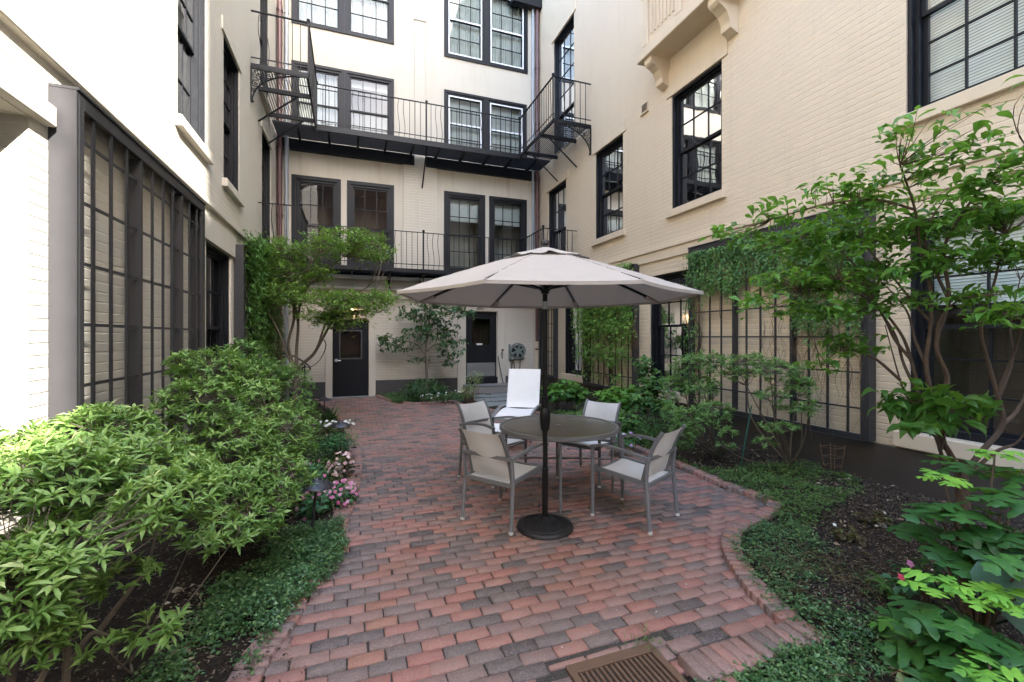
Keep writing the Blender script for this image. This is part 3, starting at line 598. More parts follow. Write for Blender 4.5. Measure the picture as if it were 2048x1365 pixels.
vb = empty('wall_vent_box', (3.5, YB-.05, 2.45), 'small beige vent box above the kick plate door', 'vent'); m = MB(); m.box((3.4, YB-.13, 2.42), (3.62, YB-.06, 2.56)); m.build('cover', M['trim_l'], vb, bevel=.004)
m = MB(); [m.box((3.43, YB-.137, 2.44+.022*k), (3.59, YB-.131, 2.449+.022*k)) for k in range(5)]; m.build('slats', M['plinth'], vb)
hd = empty('stair_handrail', (-1.1, 11.6, 0), 'black iron handrail with scrolled end behind the left tree', 'handrail')
m = MB(); m.tube(cr([(-1.72, 11.65, 1.22), (-1.4, 11.6, 1.2), (-1.15, 11.55, 1.08), (-.98, 11.5, .96), (-.9, 11.48, .86), (-.96, 11.48, .78), (-1.06, 11.48, .80), (-1.06, 11.48, .88), (-.98, 11.48, .9)]), .017, 8); m.build('rail', M['iron'], hd, smooth=True)
m = MB(); m.tube([(-1.02, 11.5, -.02), (-1.02, 11.5, .95)], .016, 8); m.build('post', M['iron'], hd, smooth=True)
# ================================================================ GROUND
def gw(px, py): p = G(px, py); return (float(p[0]), float(p[1]))
LK = [(-.45,-2.),(-.45,1.5)]+[gw(*p) for p in ((525,1360),(560,1296),(609,1222),(640,1131),(683,1082),(705,1023),(719,973),(724,930),(718,895),(708,870),(673,825),(635,799))]
BKc = [gw(*p) for p in ((750,793.5),(779,804),(825,810),(862,809),(900,805.5),(918,812.5),(955,819),(990,825))]+[(3.3,8.8),(3.68,8.35),(3.72,7.2)]
RKc = [(3.72,7.2)]+[gw(*p) for p in ((1255,897),(1343,931),(1440,975),(1538,1009))]
OUT = [gw(*p) for p in ((1530,1022),(1490,1040),(1455,1062),(1443,1085),(1446,1110),(1468,1152),(1496,1191),(1538,1233),(1573,1263))]
NR_ = [OUT[-1], (1.9,1.735), (1.47,1.72)]
POLY = LK+[(x, min(y, YB)) for x, y in BKc][0:]+RKc[1:]+OUT+NR_[1:]+[(1.47,1.0),(1.47,-2.)]
POLY = [(x, min(y, YB-.02)) for x, y in POLY]
def inside(X, Y, poly):
    X = np.asarray(X); Y = np.asarray(Y); r = np.zeros(X.shape, bool); n = len(poly)
    for i in range(n):
        x1, y1 = poly[i]; x2, y2 = poly[(i+1) % n]
        c = ((y1 > Y) != (y2 > Y)); xx = (x2-x1)*(Y-y1)/((y2-y1) if y2 != y1 else 1e-9)+x1; r ^= c & (X < xx)
    return r
t = NT('dark_garden_soil'); n1 = t.noise(gp(t), 3, 5); n2 = t.noise(gp(t), 60, 5, .7); n3 = t.noise(gp(t), 220, 2)
c = t.ramp(n2, [(.3, (.012,.009,.007)), (.55, (.032,.024,.018)), (.75, (.075,.058,.045))]); c = t.mix(t.math('MULTIPLY', n1, .5), c, (.03,.022,.016))
t.bsdf(c, .95, normal=t.bump(t.math('ADD', n2, t.math('MULTIPLY', n3, .4)), .9, .02), spec=.2); M['soil'] = t.m
xs = np.arange(XL, XR+.03, .05); ys = np.arange(-2., YB+.05, .05); GX, GY = np.meshgrid(xs, ys, indexing='ij')
ins = inside(GX, GY, POLY)
def sn(x, y, f=1., p=0): return (np.sin(x*2.1*f+p)+np.sin(y*2.7*f+p*1.7+1)+np.sin((x+y)*3.3*f+p*.6+2)+np.sin((x-1.3*y)*1.3*f+p*2.1))/4
GZ = np.where(ins, -.05, .012+.022*sn(GX, GY, 2.)+.012*sn(GX, GY, 7.)+RNG.normal(0, .004, GX.shape))
V = np.stack([GX, GY, GZ], -1).reshape(-1, 3); nx, ny = GX.shape; ii, jj = np.meshgrid(np.arange(nx-1), np.arange(ny-1), indexing='ij'); q = ii*ny+jj
idx = np.stack([q, q+ny, q+ny+1, q+1], -1).reshape(-1, 4)
o = link('garden_soil', np_mesh('garden_soil', V, idx, np.full(len(idx), 4)), M['soil'], smooth=True); tag(o, kind='structure')
t = NT('street_ground'); t.bsdf((.12,.115,.11), .9); m = MB(); m.box((-40, -40, -.3), (40, 40, -.12)); o = m.build('ground', t.m); tag(o, kind='structure')
t = NT('joint_sand'); n = t.noise(gp(t), 150, 3); t.bsdf(t.ramp(n, [(.35, (.02,.017,.015)), (.6, (.06,.052,.045)), (.78, (.32,.29,.24))]), .95, normal=t.bump(n, .6, .004))
m = MB(); n_ = len(POLY); m.add([(x, y, -.012) for x, y in POLY], [tuple(range(n_))]); o = m.build('joint_sand', t.m); tag(o, kind='structure')
# bricks
t = NT('paving_brick'); a = t.n('ShaderNodeAttribute', attribute_name='tone').outputs['Fac']; w = t.n('ShaderNodeAttribute', attribute_name='wear').outputs['Fac']
nm = t.noise(gp(t), 22, 4, .65); a = t.math('ADD', a, t.math('MULTIPLY', t.math('SUBTRACT', nm, .5), .34))
c = t.ramp(a, [(0, (.075,.064,.064)), (.14, (.14,.115,.11)), (.28, (.195,.148,.135)), (.40, (.235,.152,.135)), (.54, (.31,.18,.15)), (.66, (.36,.175,.14)), (.78, (.34,.14,.115)), (.9, (.36,.18,.12)), (1, (.26,.10,.075))])
na = t.noise(gp(t), 14, 5, .7); nb = t.noise(gp(t), 90, 4, .7); nc = t.noise(gp(t), .9, 4); nd = t.noise(gp(t), 2.3, 5, .7)
c = t.mix(t.math('MULTIPLY', na, .3), c, (.13,.095,.085)); c = t.mix(t.ramp(nb, [(.50, (0,0,0)), (.70, (.7,.7,.7))]), c, (.32,.25,.21))
c = t.mix(t.ramp(nb, [(.28, (.6,.6,.6)), (.42, (0,0,0))]), c, (.05,.04,.038)); c = t.mix(t.ramp(nd, [(.64, (0,0,0)), (.76, (.42,.42,.42))]), c, (.46,.42,.38))
c = t.mix(t.ramp(nc, [(.5, (0,0,0)), (.72, (.42,.42,.42))]), c, (.10,.075,.05))
t.bsdf(c, t.ramp(na, [(.2, (.5,.5,.5)), (.8, (.8,.8,.8))]), normal=t.bump(t.math('ADD', t.math('MULTIPLY', na, .7), nb), .55, .005), spec=.35); M['pave'] = t.m
GRATE = (.976, 1.467, 1.50, 1.95)
def bricks(name, C, HX, HY, ang, z, tone, mat, kind='structure', dep=.05, tilt=.006):
    N = len(C); b = .0045; zr = [-dep, -b*1.3, 0.]; V = np.zeros((N, 12, 3)); cs = np.array([(-1,-1),(1,-1),(1,1),(-1,1)])
    jit = RNG.normal(0, .0021, (N, 4, 2))
    for L in range(3):
        ins_ = b if L == 2 else 0
        for k in range(4):
            x = cs[k, 0]*(HX-ins_)+jit[:, k, 0]; y = cs[k, 1]*(HY-ins_)+jit[:, k, 1]
            V[:, L*4+k, 0] = C[:, 0]+x*np.cos(ang)-y*np.sin(ang); V[:, L*4+k, 1] = C[:, 1]+x*np.sin(ang)+y*np.cos(ang)
            V[:, L*4+k, 2] = z+zr[L]+(tl_x*x+tl_y*y if L == 2 or True else 0) if False else z+zr[L]
    tx, ty = RNG.normal(0, tilt*1.6, N), RNG.normal(0, tilt*1.6, N)
    for k in range(12): V[:, k, 2] += tx*(V[:, k, 0]-C[:, 0])+ty*(V[:, k, 1]-C[:, 1])
    F_ = [(8,9,10,11)]+[(L*4+k, L*4+(k+1) % 4, (L+1)*4+(k+1) % 4, (L+1)*4+k) for L in (0, 1) for k in range(4)]
    idx = (np.arange(N)[:, None, None]*12+np.array(F_)[None]).reshape(-1, 4)
    me = np_mesh(name, V.reshape(-1, 3), idx, np.full(len(idx), 4), {'tone': np.repeat(tone, 12), 'wear': np.repeat(RNG.random(N), 12)})
    o = link(name, me, mat); tag(o, kind=kind); return o
C = []; HXs = []
row = 0; y = -1.95
while y < YB:
    x = -1.2+(.089 if row % 2 else 0)+RNG.uniform(-.012, .012)
    while x < 4.4:
        C.append((x, y)); x += .1825
    y += .0893; row += 1
C = np.array(C); al = [(dx, dy) for dx in (-.09, 0, .09) for dy in (-.045, .045)]
keep = np.zeros(len(C), bool)
for dx, dy in al: keep |= inside(C[:, 0]+dx, C[:, 1]+dy, POLY)
g = GRATE; keep &= ~((C[:, 0]+.1 > g[0]) & (C[:, 0]-.1 < g[1]) & (C[:, 1]+.05 > g[2]) & (C[:, 1]-.05 < g[3]))
C = C[keep]; N = len(C); C = np.c_[C+RNG.normal(0, .0018, C.shape), np.zeros(N)]
tone = RNG.choice([.04,.13,.24,.3,.38,.46,.56,.66,.75,.83,.95], N, p=[.06,.10,.11,.09,.09,.12,.16,.12,.08,.05,.02])+RNG.normal(0, .03, N)
bricks('brick_paving', C, np.full(N, .0882), np.full(N, .0416), RNG.normal(0, .008, N), RNG.normal(0, .0016, N), np.clip(tone, 0, 1), M['pave'])
# infill pieces round the grate
gx = []; 
for (x0, x1, y0, y1) in ((.86,.97,1.5,1.59),(.8,.97,1.6,1.69),(.87,.97,1.7,1.79),(.82,.97,1.8,1.89),(.9,1.1,1.955,1.99),(1.11,1.3,1.955,1.99),(1.31,1.46,1.955,1.99),(1.475,1.53,1.82,1.91),(1.475,1.56,1.92,1.98),(1.475,1.6,1.73,1.81)):
    gx.append((x0, x1, y0, y1))
gx = np.array(gx); bricks('brick_paving', np.c_[(gx[:, 0]+gx[:, 1])/2, (gx[:, 2]+gx[:, 3])/2, np.zeros(len(gx))], (gx[:, 1]-gx[:, 0])/2, (gx[:, 3]-gx[:, 2])/2, np.zeros(len(gx)), np.zeros(len(gx)), RNG.uniform(.3, .8, len(gx)), M['pave'])
# kerbs: bricks on edge, laid across the curve
KC = []
def kerb(pts, side, wid=.19, z=.04, step=.066):
    P = np.array(cr([(x, y, 0) for x, y in pts], 10))[:, :2]; seg = np.linalg.norm(np.diff(P, axis=0), axis=1); S = np.r_[0, np.cumsum(seg)]; n = int(S[-1]/step)
    for k in range(n):
        s = (k+.5)*step; i = min(np.searchsorted(S, s)-1, len(seg)-1); i = max(i, 0); d = (P[i+1]-P[i])/seg[i]; p = P[i]+d*(s-S[i]); nn = np.array([-d[1], d[0]])*side
        KC.append((*(p+nn*wid/2), z+RNG.normal(0, .003), math.atan2(d[1], d[0]), wid/2, step/2-.0025))
kerb([p for p in LK if p[1] < 7.8], 1, .15, .025); kerb([p for p in LK if p[1] >= 7.6], 1, .1, .02)
kerb(BKc[:6], -1 if False else 1, .1, .05); kerb(BKc[5:], 1, .1, .045); kerb(RKc, 1, .12, .05); kerb([RKc[-1], OUT[0]][::1], 1, .12, .05); kerb(OUT, 1, .13, .045); kerb([(2.36,1.62),(1.9,1.61),(1.47,1.60)], -1, .18, .045); kerb([(1.47,1.6),(1.47,.4)], 1, .18, .04)
K = np.array(KC); bricks('brick_kerb', np.c_[K[:, :2], np.zeros(len(K))], K[:, 5], K[:, 4], K[:, 3], K[:, 2], np.clip(RNG.normal(.55, .16, len(K)), .2, .95), M['pave'], dep=.1, tilt=.012)
# grate
gr = empty('drain_grate', ((g[0]+g[1])/2, (g[2]+g[3])/2, 0), 'rusty iron drain grate set in the brick paving at the front', 'drain grate')
m = MB(); x0, x1, y0, y1 = g
m.box((x0, y0, -.04), (x0+.035, y1, .004)); m.box((x1-.035, y0, -.04), (x1, y1, .004)); m.box((x0+.035, y1-.06, -.04), (x1-.035, y1, .004)); m.box((x0+.035, y0, -.04), (x1-.035, y0+.04, .004))
for k in range(17): m.lathe((x0+.05+k*.0245, y1-.042, .004), [(.005,0),(.004,.0015),(.002,.002)], 8)
for cx in (x0+.03, x1-.03): m.lathe((cx, y1-.035, .004), [(.017,0),(.014,.002),(.01,.001)], 12)
m.build('frame', M['rust'], gr, bevel=.002)
m = MB()
for k in range(15): x = x0+.052+k*.0275; m.box((x-.0065, y0+.041, -.025), (x+.0065, y1-.061, .001))
for yy in (1.6, 1.7, 1.8): m.box((x0+.036, yy, -.03), (x1-.036, yy+.012, -.012))
m.build('bars', M['rust'], gr, bevel=.002); m = MB(); m.box((x0+.01, y0+.01, -.1), (x1-.01, y1-.01, -.05)); m.build('catch_tray', M['soil'], gr)
# ================================================================ FURNITURE
A_ = M['alu']
def chair():
    r = empty('patio_chair', (0, 0, 0), 'x', 'chair', 'sling chairs round the table'); 
    hw, w = .262, .215
    for s in (-1, 1):
        m = MB(); m.tube([(s*hw, .265, 0), (s*hw, .262, .62)], .0165, 10); l = m.build('leg', A_, r, smooth=True)
        m2 = MB(); m2.lathe((s*hw, .265, 0), [(.019,0),(.019,.02),(.0175,.022)], 10); m2.build('foot_cap', M['paleplastic'], l)
        m = MB(); m.tube(cr([(s*hw, -.285, 0), (s*(hw-.003), -.262, .25), (s*(hw-.006), -.25, .42), (s*(hw-.006), -.262, .59)], 5), .0175, 10); l = m.build('leg', A_, r, smooth=True)
        m2 = MB(); m2.lathe((s*hw, -.285, 0), [(.02,0),(.02,.02),(.0185,.022)], 10); m2.build('foot_cap', M['paleplastic'], l)
        m = MB(); P = cr([(s*hw, .275, .622), (s*(hw+.012), .15, .648), (s*(hw+.02), 0, .645), (s*(hw+.008), -.17, .618), (s*(hw-.006), -.275, .598)], 5)
        for a, b in zip(P, P[1:]): m.bar(a, b, .034, .022)
        m.build('arm', A_, r, smooth=False)
        m = MB(); P = cr([(s*w, -.20, .40), (s*w, -.225, .5), (s*w, -.255, .6), (s*w, -.305, .72), (s*w, -.37, .825)], 5)
        for a, b in zip(P, P[1:]): m.bar(a, b, .022, .03, up=(0, 1, 0))
        m.build('back_upright', A_, r)
        m = MB(); m.bar((s*.235, .255, .425), (s*.235, -.25, .385), .024, .034); m.build('seat_rail', A_, r)
    m = MB(); m.bar((-hw, -.272, .598), (hw, -.272, .598), .022, .03); m.build('arm', A_, r)
    m = MB(); m.bar((-hw, -.25, .375), (hw, -.25, .375), .024, .03); m.build('crossbar', A_, r); m = MB(); m.bar((-hw, .255, .40), (hw, .255, .40), .02, .03); m.build('crossbar', A_, r)
    m = MB(); pr = [(-.20,.41),(-.225,.5),(-.252,.6),(-.302,.72),(-.362,.815)]; P = cr([(0, y, z) for y, z in pr], 5)
    m.grid([[(x, p[1]-.035*(1-(x/w)**2)*sin(pi*min(1, k/(len(P)-1)*1.0+.0)), p[2]-.012*(1-(x/w)**2)*(k/(len(P)-1))) for x in np.linspace(-w, w, 11)] for k, p in enumerate(P)])
    m.build('backrest', M['sling'], r, smooth=True)
    m = MB(); m.grid([[(x, y, .425-.03*(1-(x/.232)**2)*(1-abs(y)/.5)+(y-.25)*.085+(-.015 if y > .26 else 0)) for x in np.linspace(-.232, .232, 11)] for y in np.linspace(-.22, .275, 11)])
    m.build('seat', M['sling'], r, smooth=True); return r
def copy_tree(o, parent=None):
    c = o.copy(); COL.objects.link(c); c.parent = parent
    for ch in list(o.children): copy_tree(ch, c)
    return c
ch0 = chair()
for i, (x, y, fx, fy, lb) in enumerate(((1.301,3.774,.823,.567,'sling patio chair left of the umbrella pole, its back to us'), (2.384,3.394,-.447,.894,'sling patio chair right of the umbrella base, nearest the right flower bed'),
        (1.527,4.871,.469,-.881,'white backed patio chair behind the table on its left, by the lounge chair'), (2.86,4.40,-.842,-.536,'white backed patio chair behind the table on its right, facing the pole'))):
    if i == 3: p = FW*5.1+RT*.88; x, y = p[0], p[1]; f = nrm(FW*-.79+RT*-.61); fx, fy = f[0], f[1]
    o = ch0 if i == 0 else copy_tree(ch0); o.location = (x, y, .002); o.rotation_euler = (0, 0, math.atan2(fy, fx)-pi/2); o['label'] = lb
# table
tc = FW*4.6+RT*.48; TX, TY = float(tc[0]), float(tc[1])
tb = empty('round_table', (TX, TY, 0), 'round grey patio table with frosted glass top', 'table')
m = MB(); m.lathe((TX, TY, 0), [(.575,.655),(.605,.655),(.61,.66),(.61,.688),(.604,.695),(.575,.695),(.575,.655)], 64); m.build('rim', A_, tb, smooth=True)
t = NT('frosted_table_glass'); n = t.noise(gp(t), 5, 4); t.bsdf(t.mix(n, (.15,.135,.115), (.20,.18,.155)), .26, spec=.6, normal=t.bump(t.noise(gp(t), 400, 2), .12, .001))
m = MB(); m.lathe((TX, TY, 0), [(.574,.682),(.574,.690)], 64); m.build('tabletop', t.m, tb)
m = MB(); m.tube([(TX, TY, .6905), (TX, TY, .694)], .025, 16); m.build('hole_cap', A_, tb)
L4 = [FW*a+RT*b for a, b in ((-.55,-.04),(.55,.04),(-.03,.55),(.03,-.55))]
for d in L4: m = MB(); m.tube([(TX+d[0], TY+d[1], 0), (TX+d[0]*.98, TY+d[1]*.98, .66)], .0135, 10); m.build('leg', A_, tb, smooth=True)
for a, b in ((0, 1), (2, 3)): m = MB(); m.tube([(TX+L4[a][0], TY+L4[a][1], .35), (TX+L4[b][0], TY+L4[b][1], .35)], .010, 8); m.build('stretcher', A_, tb, smooth=True)
m = MB(); m.tube([(TX, TY, .33), (TX, TY, .37)], .028, 14); m.build('stretcher_hub', A_, tb, smooth=True)
# umbrella
UX, UY = 1.529, 3.424
ub = empty('patio_umbrella', (UX, UY, .05), 'open taupe octagonal patio umbrella with black pole', 'umbrella'); K_ = M['black']
m = MB(); m.tube([(UX, UY, .05), (UX, UY, 2.36)], .0205, 20); m.build('pole', K_, ub, smooth=True)
m = MB(); m.tube([(UX, UY, 1.83), (UX, UY, 1.895)], .0212, 20); m.build('steel_joint', M['steel'], ub, smooth=True)
m = MB(); m.lathe((UX, UY, 0), [(.026,1.10),(.031,1.10),(.031,1.01),(.040,1.0),(.0445,.95),(.044,.89),(.036,.83),(.026,.81)], 20); cb = m.build('crank_housing', K_, ub, smooth=True)
m = MB(); m.tube([(UX+.03, UY-.02, .97), (UX+.13, UY, .985)], .008, 8); m.build('crank_handle', K_, cb, smooth=True)
a0 = R_(24)+(-TH); NV = [(UX+1.22*cos(a0+k*pi/4), UY+1.22*sin(a0+k*pi/4)) for k in range(8)]; ZE, ZT = 1.934, 2.345
def can_pt(ang, f, r=1.22, z0=ZE, z1=ZT):           # canopy surface, gores stretched flat between ribs, hem pulled in
    k = int(((ang-a0) % (2*pi))/(pi/4)); t_ = (((ang-a0) % (2*pi))/(pi/4))-k; A = a0+k*pi/4; B = A+pi/4
    p = np.array([cos(A), sin(A)])*(1-t_)+np.array([cos(B), sin(B)])*t_; z = z1+(z0-z1)*(f*.94+.06*f*f); sag = .018*sin(pi*t_)*f
    return (UX+p[0]*r*f*(1-.02*sin(pi*t_)*f), UY+p[1]*r*f*(1-.02*sin(pi*t_)*f), z-sag*.3)
na_ = 64
m = MB(); rows_ = [[can_pt(a0+2*pi*j/na_+1e-5, f) for j in range(na_+1)] for f in np.linspace(.2, 1, 12)]
m.grid(rows_); e = [(x, y, z-.022) for x, y, z in rows_[-1]]; e2 = [(x, y, z) for x, y, z in rows_[-1]]; m.grid([e2, e])
for k in range(8):
    A = a0+k*pi/4+1e-4
    for f0_, f1_ in zip(np.linspace(.3, .97, 6), np.linspace(.43, 1.0, 6)): p_ = can_pt(A, f0_); q_ = can_pt(A, f1_); m.bar((p_[0], p_[1], p_[2]+.001), (q_[0], q_[1], q_[2]+.001), .014, .004)
m.build('canopy', M['canopy'], ub, smooth=False)
m = MB(); 
def vt(j, f):
    ang = a0+2*pi*j/na_+1e-5; x, y, z = can_pt(ang, f, r=1.22, z0=ZE+.02, z1=ZT+.012); w = abs(sin((ang-a0)*4+pi/2)); return (x, y, z+.02*(1-w)**2*(f/.3)**2+.004*sin(ang*13)*(f/.3))
m.grid([[vt(j, f) for j in range(na_+1)] for f in np.linspace(.03, .31, 7)]); m.build('vent_flap', M['canopy'], ub)
m = MB(); m.lathe((UX, UY, 0), [(.03,2.37),(.036,2.375),(.036,2.395),(.03,2.405),(.012,2.412)], 18); m.build('finial', K_, ub, smooth=True)
m = MB(); m.lathe((UX, UY, 0), [(.022,1.955),(.034,1.96),(.034,1.975),(.046,1.985),(.048,2.01),(.04,2.025),(.03,2.035),(.022,2.035)], 16); m.build('runner_hub', K_, ub, smooth=True)
for k in range(8):
    x, y = NV[k]; dx, dy = (x-UX)/1.22, (y-UY)/1.22
    m = MB(); m.bar((UX+dx*.04, UY+dy*.04, ZT-.035), (UX+dx*1.2, UY+dy*1.2, ZE+.0), .014, .022); rb = m.build('rib', K_, ub)
    m = MB(); m.bar((UX+dx*1.06, UY+dy*1.06, ZE+.035), (UX+dx*1.205, UY+dy*1.205, ZE-.012), .045, .018); m.build('rib_pocket', M['canopy'], rb)
    m = MB(); m.bar((UX+dx*.045, UY+dy*.045, 2.005), (UX+dx*.6, UY+dy*.6, ZE+.195), .012, .02); m.build('strut', K_, ub)
bs = empty('umbrella_base', (UX, UY, 0), 'round ribbed black umbrella base on the bricks', 'umbrella base')
m = MB(); m.lathe((UX, UY, 0), [(.232,.0),(.237,.008),(.235,.022),(.222,.034),(.205,.036),(.2,.034),(.192,.04),(.06,.082),(.045,.086),(.03,.088)], 48); 
for k in range(48): a = 2*pi*k/48; m.bar((UX+.085*cos(a), UY+.085*sin(a), .0765), (UX+.188*cos(a), UY+.188*sin(a), .044), .0045, .006)
for k in range(90): a = 2*pi*k/90; m.bar((UX+.236*cos(a), UY+.236*sin(a), .009), (UX+.226*cos(a), UY+.226*sin(a), .034), .008, .005)
m.build('weighted_disc', M['base'], bs, smooth=True)
m = MB(); m.tube([(UX, UY, .08), (UX, UY, .50)], .0265, 20); m.lathe((UX, UY, 0), [(.034,.082),(.036,.092),(.0275,.1)], 20); m.build('sleeve', K_, bs, smooth=True)
for z in (.19, .41):
    m = MB(); k = -RT; p = V3((UX, UY, z)); m.tube([p+k*.024, p+k*.05], .006, 8); m.tube([p+k*.044, p+k*.056], .019, 10); m.build('knob', K_, bs, smooth=True)
# lounge chair
f0 = FW*6.74+RT*-.011; f1 = FW*7.75+RT*.182; ax = nrm(np.array([f1[0]-f0[0], f1[1]-f0[1], 0])); sd = np.array([ax[1], -ax[0], 0.]); o_ = np.array([f0[0], f0[1], 0.])
Q = lambda u, s, z: o_+ax*u+sd*s+np.array([0, 0, z])
lg = empty('lounge_chair', Q(.5, 0, 0), 'white sling lounge chair with raised back, behind the table', 'lounge chair')
m = MB(); m.grid([[Q(u, s, z-.02*(1-(s/.27)**2)) for s in np.linspace(-.265, .265, 9)] for u, z in ((-.02,.375),(.25,.40),(.55,.415),(.8,.40),(1.0,.375))]); m.build('seat', M['sling'], lg, smooth=True)
bp = [(1.0,.375),(1.06,.45),(1.12,.60),(1.19,.78),(1.29,1.02)]
m = MB(); m.grid([[Q(u+.02*(1-(s/.27)**2), s, z) for s in np.linspace(-.265, .265, 9)] for u, z in cr([(u, 0, z) for u, z in bp], 3) for u, z in [(u, z)]] if False else [[Q(p[0]+.03*(1-(s/.27)**2), s, p[2]) for s in np.linspace(-.265, .265, 9)] for p in cr([(u, 0, z) for u, z in bp], 4)]); m.build('backrest', M['sling'], lg, smooth=True)
for s in (-.28, .28):
    m = MB(); P = cr([Q(-.06, s*1.04, .36), Q(.2, s*1.05, .41), (Q(.6, s*1.08, .445)), Q(1.0, s*1.1, .42), Q(1.4, s*1.1, .36)], 6)
    for a, b in zip(P, P[1:]): m.bar(a, b, .032, .04)
    m.build('side_rail', A_, lg)
    m = MB(); P = [Q(p[0], s*.98, p[2]) for p in cr([(u, 0, z) for u, z in bp], 4)]
    for a, b in zip(P, P[1:]): m.bar(a, b, .02, .025, up=tuple(ax))
    m.build('back_upright', M['white'], lg)
    for u in (.05, 1.3): m = MB(); m.tube([Q(u, s*1.05, 0), Q(u, s*1.05, .38)], .017, 8); m.build('leg', A_, lg, smooth=True)
m = MB(); m.bar(Q(-.06, -.3, .355), Q(-.06, .3, .355), .04, .035); m.build('crossbar', A_, lg); m = MB(); m.bar(Q(1.38, -.3, .36), Q(1.38, .3, .36), .03); m.build('crossbar', A_, lg)
m = MB(); m.grid([[Q(u, s, z) for s in np.linspace(-.25, .25, 5)] for u, z in ((-.12,.31),(-.3,.27),(-.5,.26))]); m.build('foot_sling', M['sling'], lg)
m = MB(); [m.bar(Q(-.1, s, .33), Q(-.52, s, .26), .025) for s in (-.27, .27)]; m.bar(Q(-.52, -.27, .26), Q(-.52, .27, .26), .025); m.tube([Q(-.5, -.27, .25), Q(-.5, -.27, 0)], .014, 8); m.tube([Q(-.5, .27, .25), Q(-.5, .27, 0)], .014, 8); m.build('foot_frame', A_, lg)
# path lights
def lamp():
    r = empty('path_light', (0, 0, 0), 'x', 'garden lamp', 'mushroom path lights along the left bed')
    m = MB(); m.tube([(0, 0, -.05), (0, 0, .42)], .011, 10); m.build('stake', M['bronze'], r, smooth=True)
    m = MB(); m.lathe((0, 0, 0), [(.125,.418),(.133,.421),(.128,.430),(.075,.455),(.035,.472),(.03,.485),(.018,.492),(.004,.494)], 28); m.build('lamp_shade', M['bronze'], r, smooth=True)
    m = MB(); m.lathe((0, 0, 0), [(.03,.40),(.032,.417)], 12); m.build('lamp_holder', M['black'], r); return r
l0 = lamp()
for i, (x, y, rx, lb) in enumerate(((-.296,3.848,.09,'nearest dark mushroom path light, leaning over the pink flowers'), (-.134,6.32,.02,'dark mushroom path light beside the pale pink flowers, second from the front'), (-.463,8.99,0,'farthest dark mushroom path light near the black door'))):
    o = l0 if i == 0 else copy_tree(l0); o.location = (x, y, 0); o.rotation_euler = (0, rx, .4*i); o['label'] = lb
# green stakes, small obelisk
for (a, b, lb) in (((1478,945), (1503,812), 'long green garden stake leaning in the right bed'), ((1443,920), (1427,850), 'short green garden stake behind the near right chair')):
    p = G(*a); d = float(p@FW); q = at(b[0], b[1], d*1.0); m = MB(); m.tube([p-(0, 0, .05), q], .0085 if 'long' in lb else .006, 8); o = m.build('garden_stake', M['green'], None, smooth=True); tag(o, lb, 'stake')
p = G(1665, 952); p[2] = 0; ob = empty('wire_obelisk', p, 'small rusty wire plant support below the large right trellis', 'plant support'); m = MB()
for k in range(4): a = pi/4+k*pi/2; m.tube([p+(.07*cos(a), .07*sin(a), 0), p+(.12*cos(a), .12*sin(a), .36)], .004, 6)
for z in (.12, .22, .33):
    r = .07+.05*z/.36
    for k in range(4): a = pi/4+k*pi/2; b = a+pi/2; m.bar(p+(r*cos(a), r*sin(a), z), p+(r*cos(b), r*sin(b), z), .004)
m.build('wire_frame', M['dry'], ob)
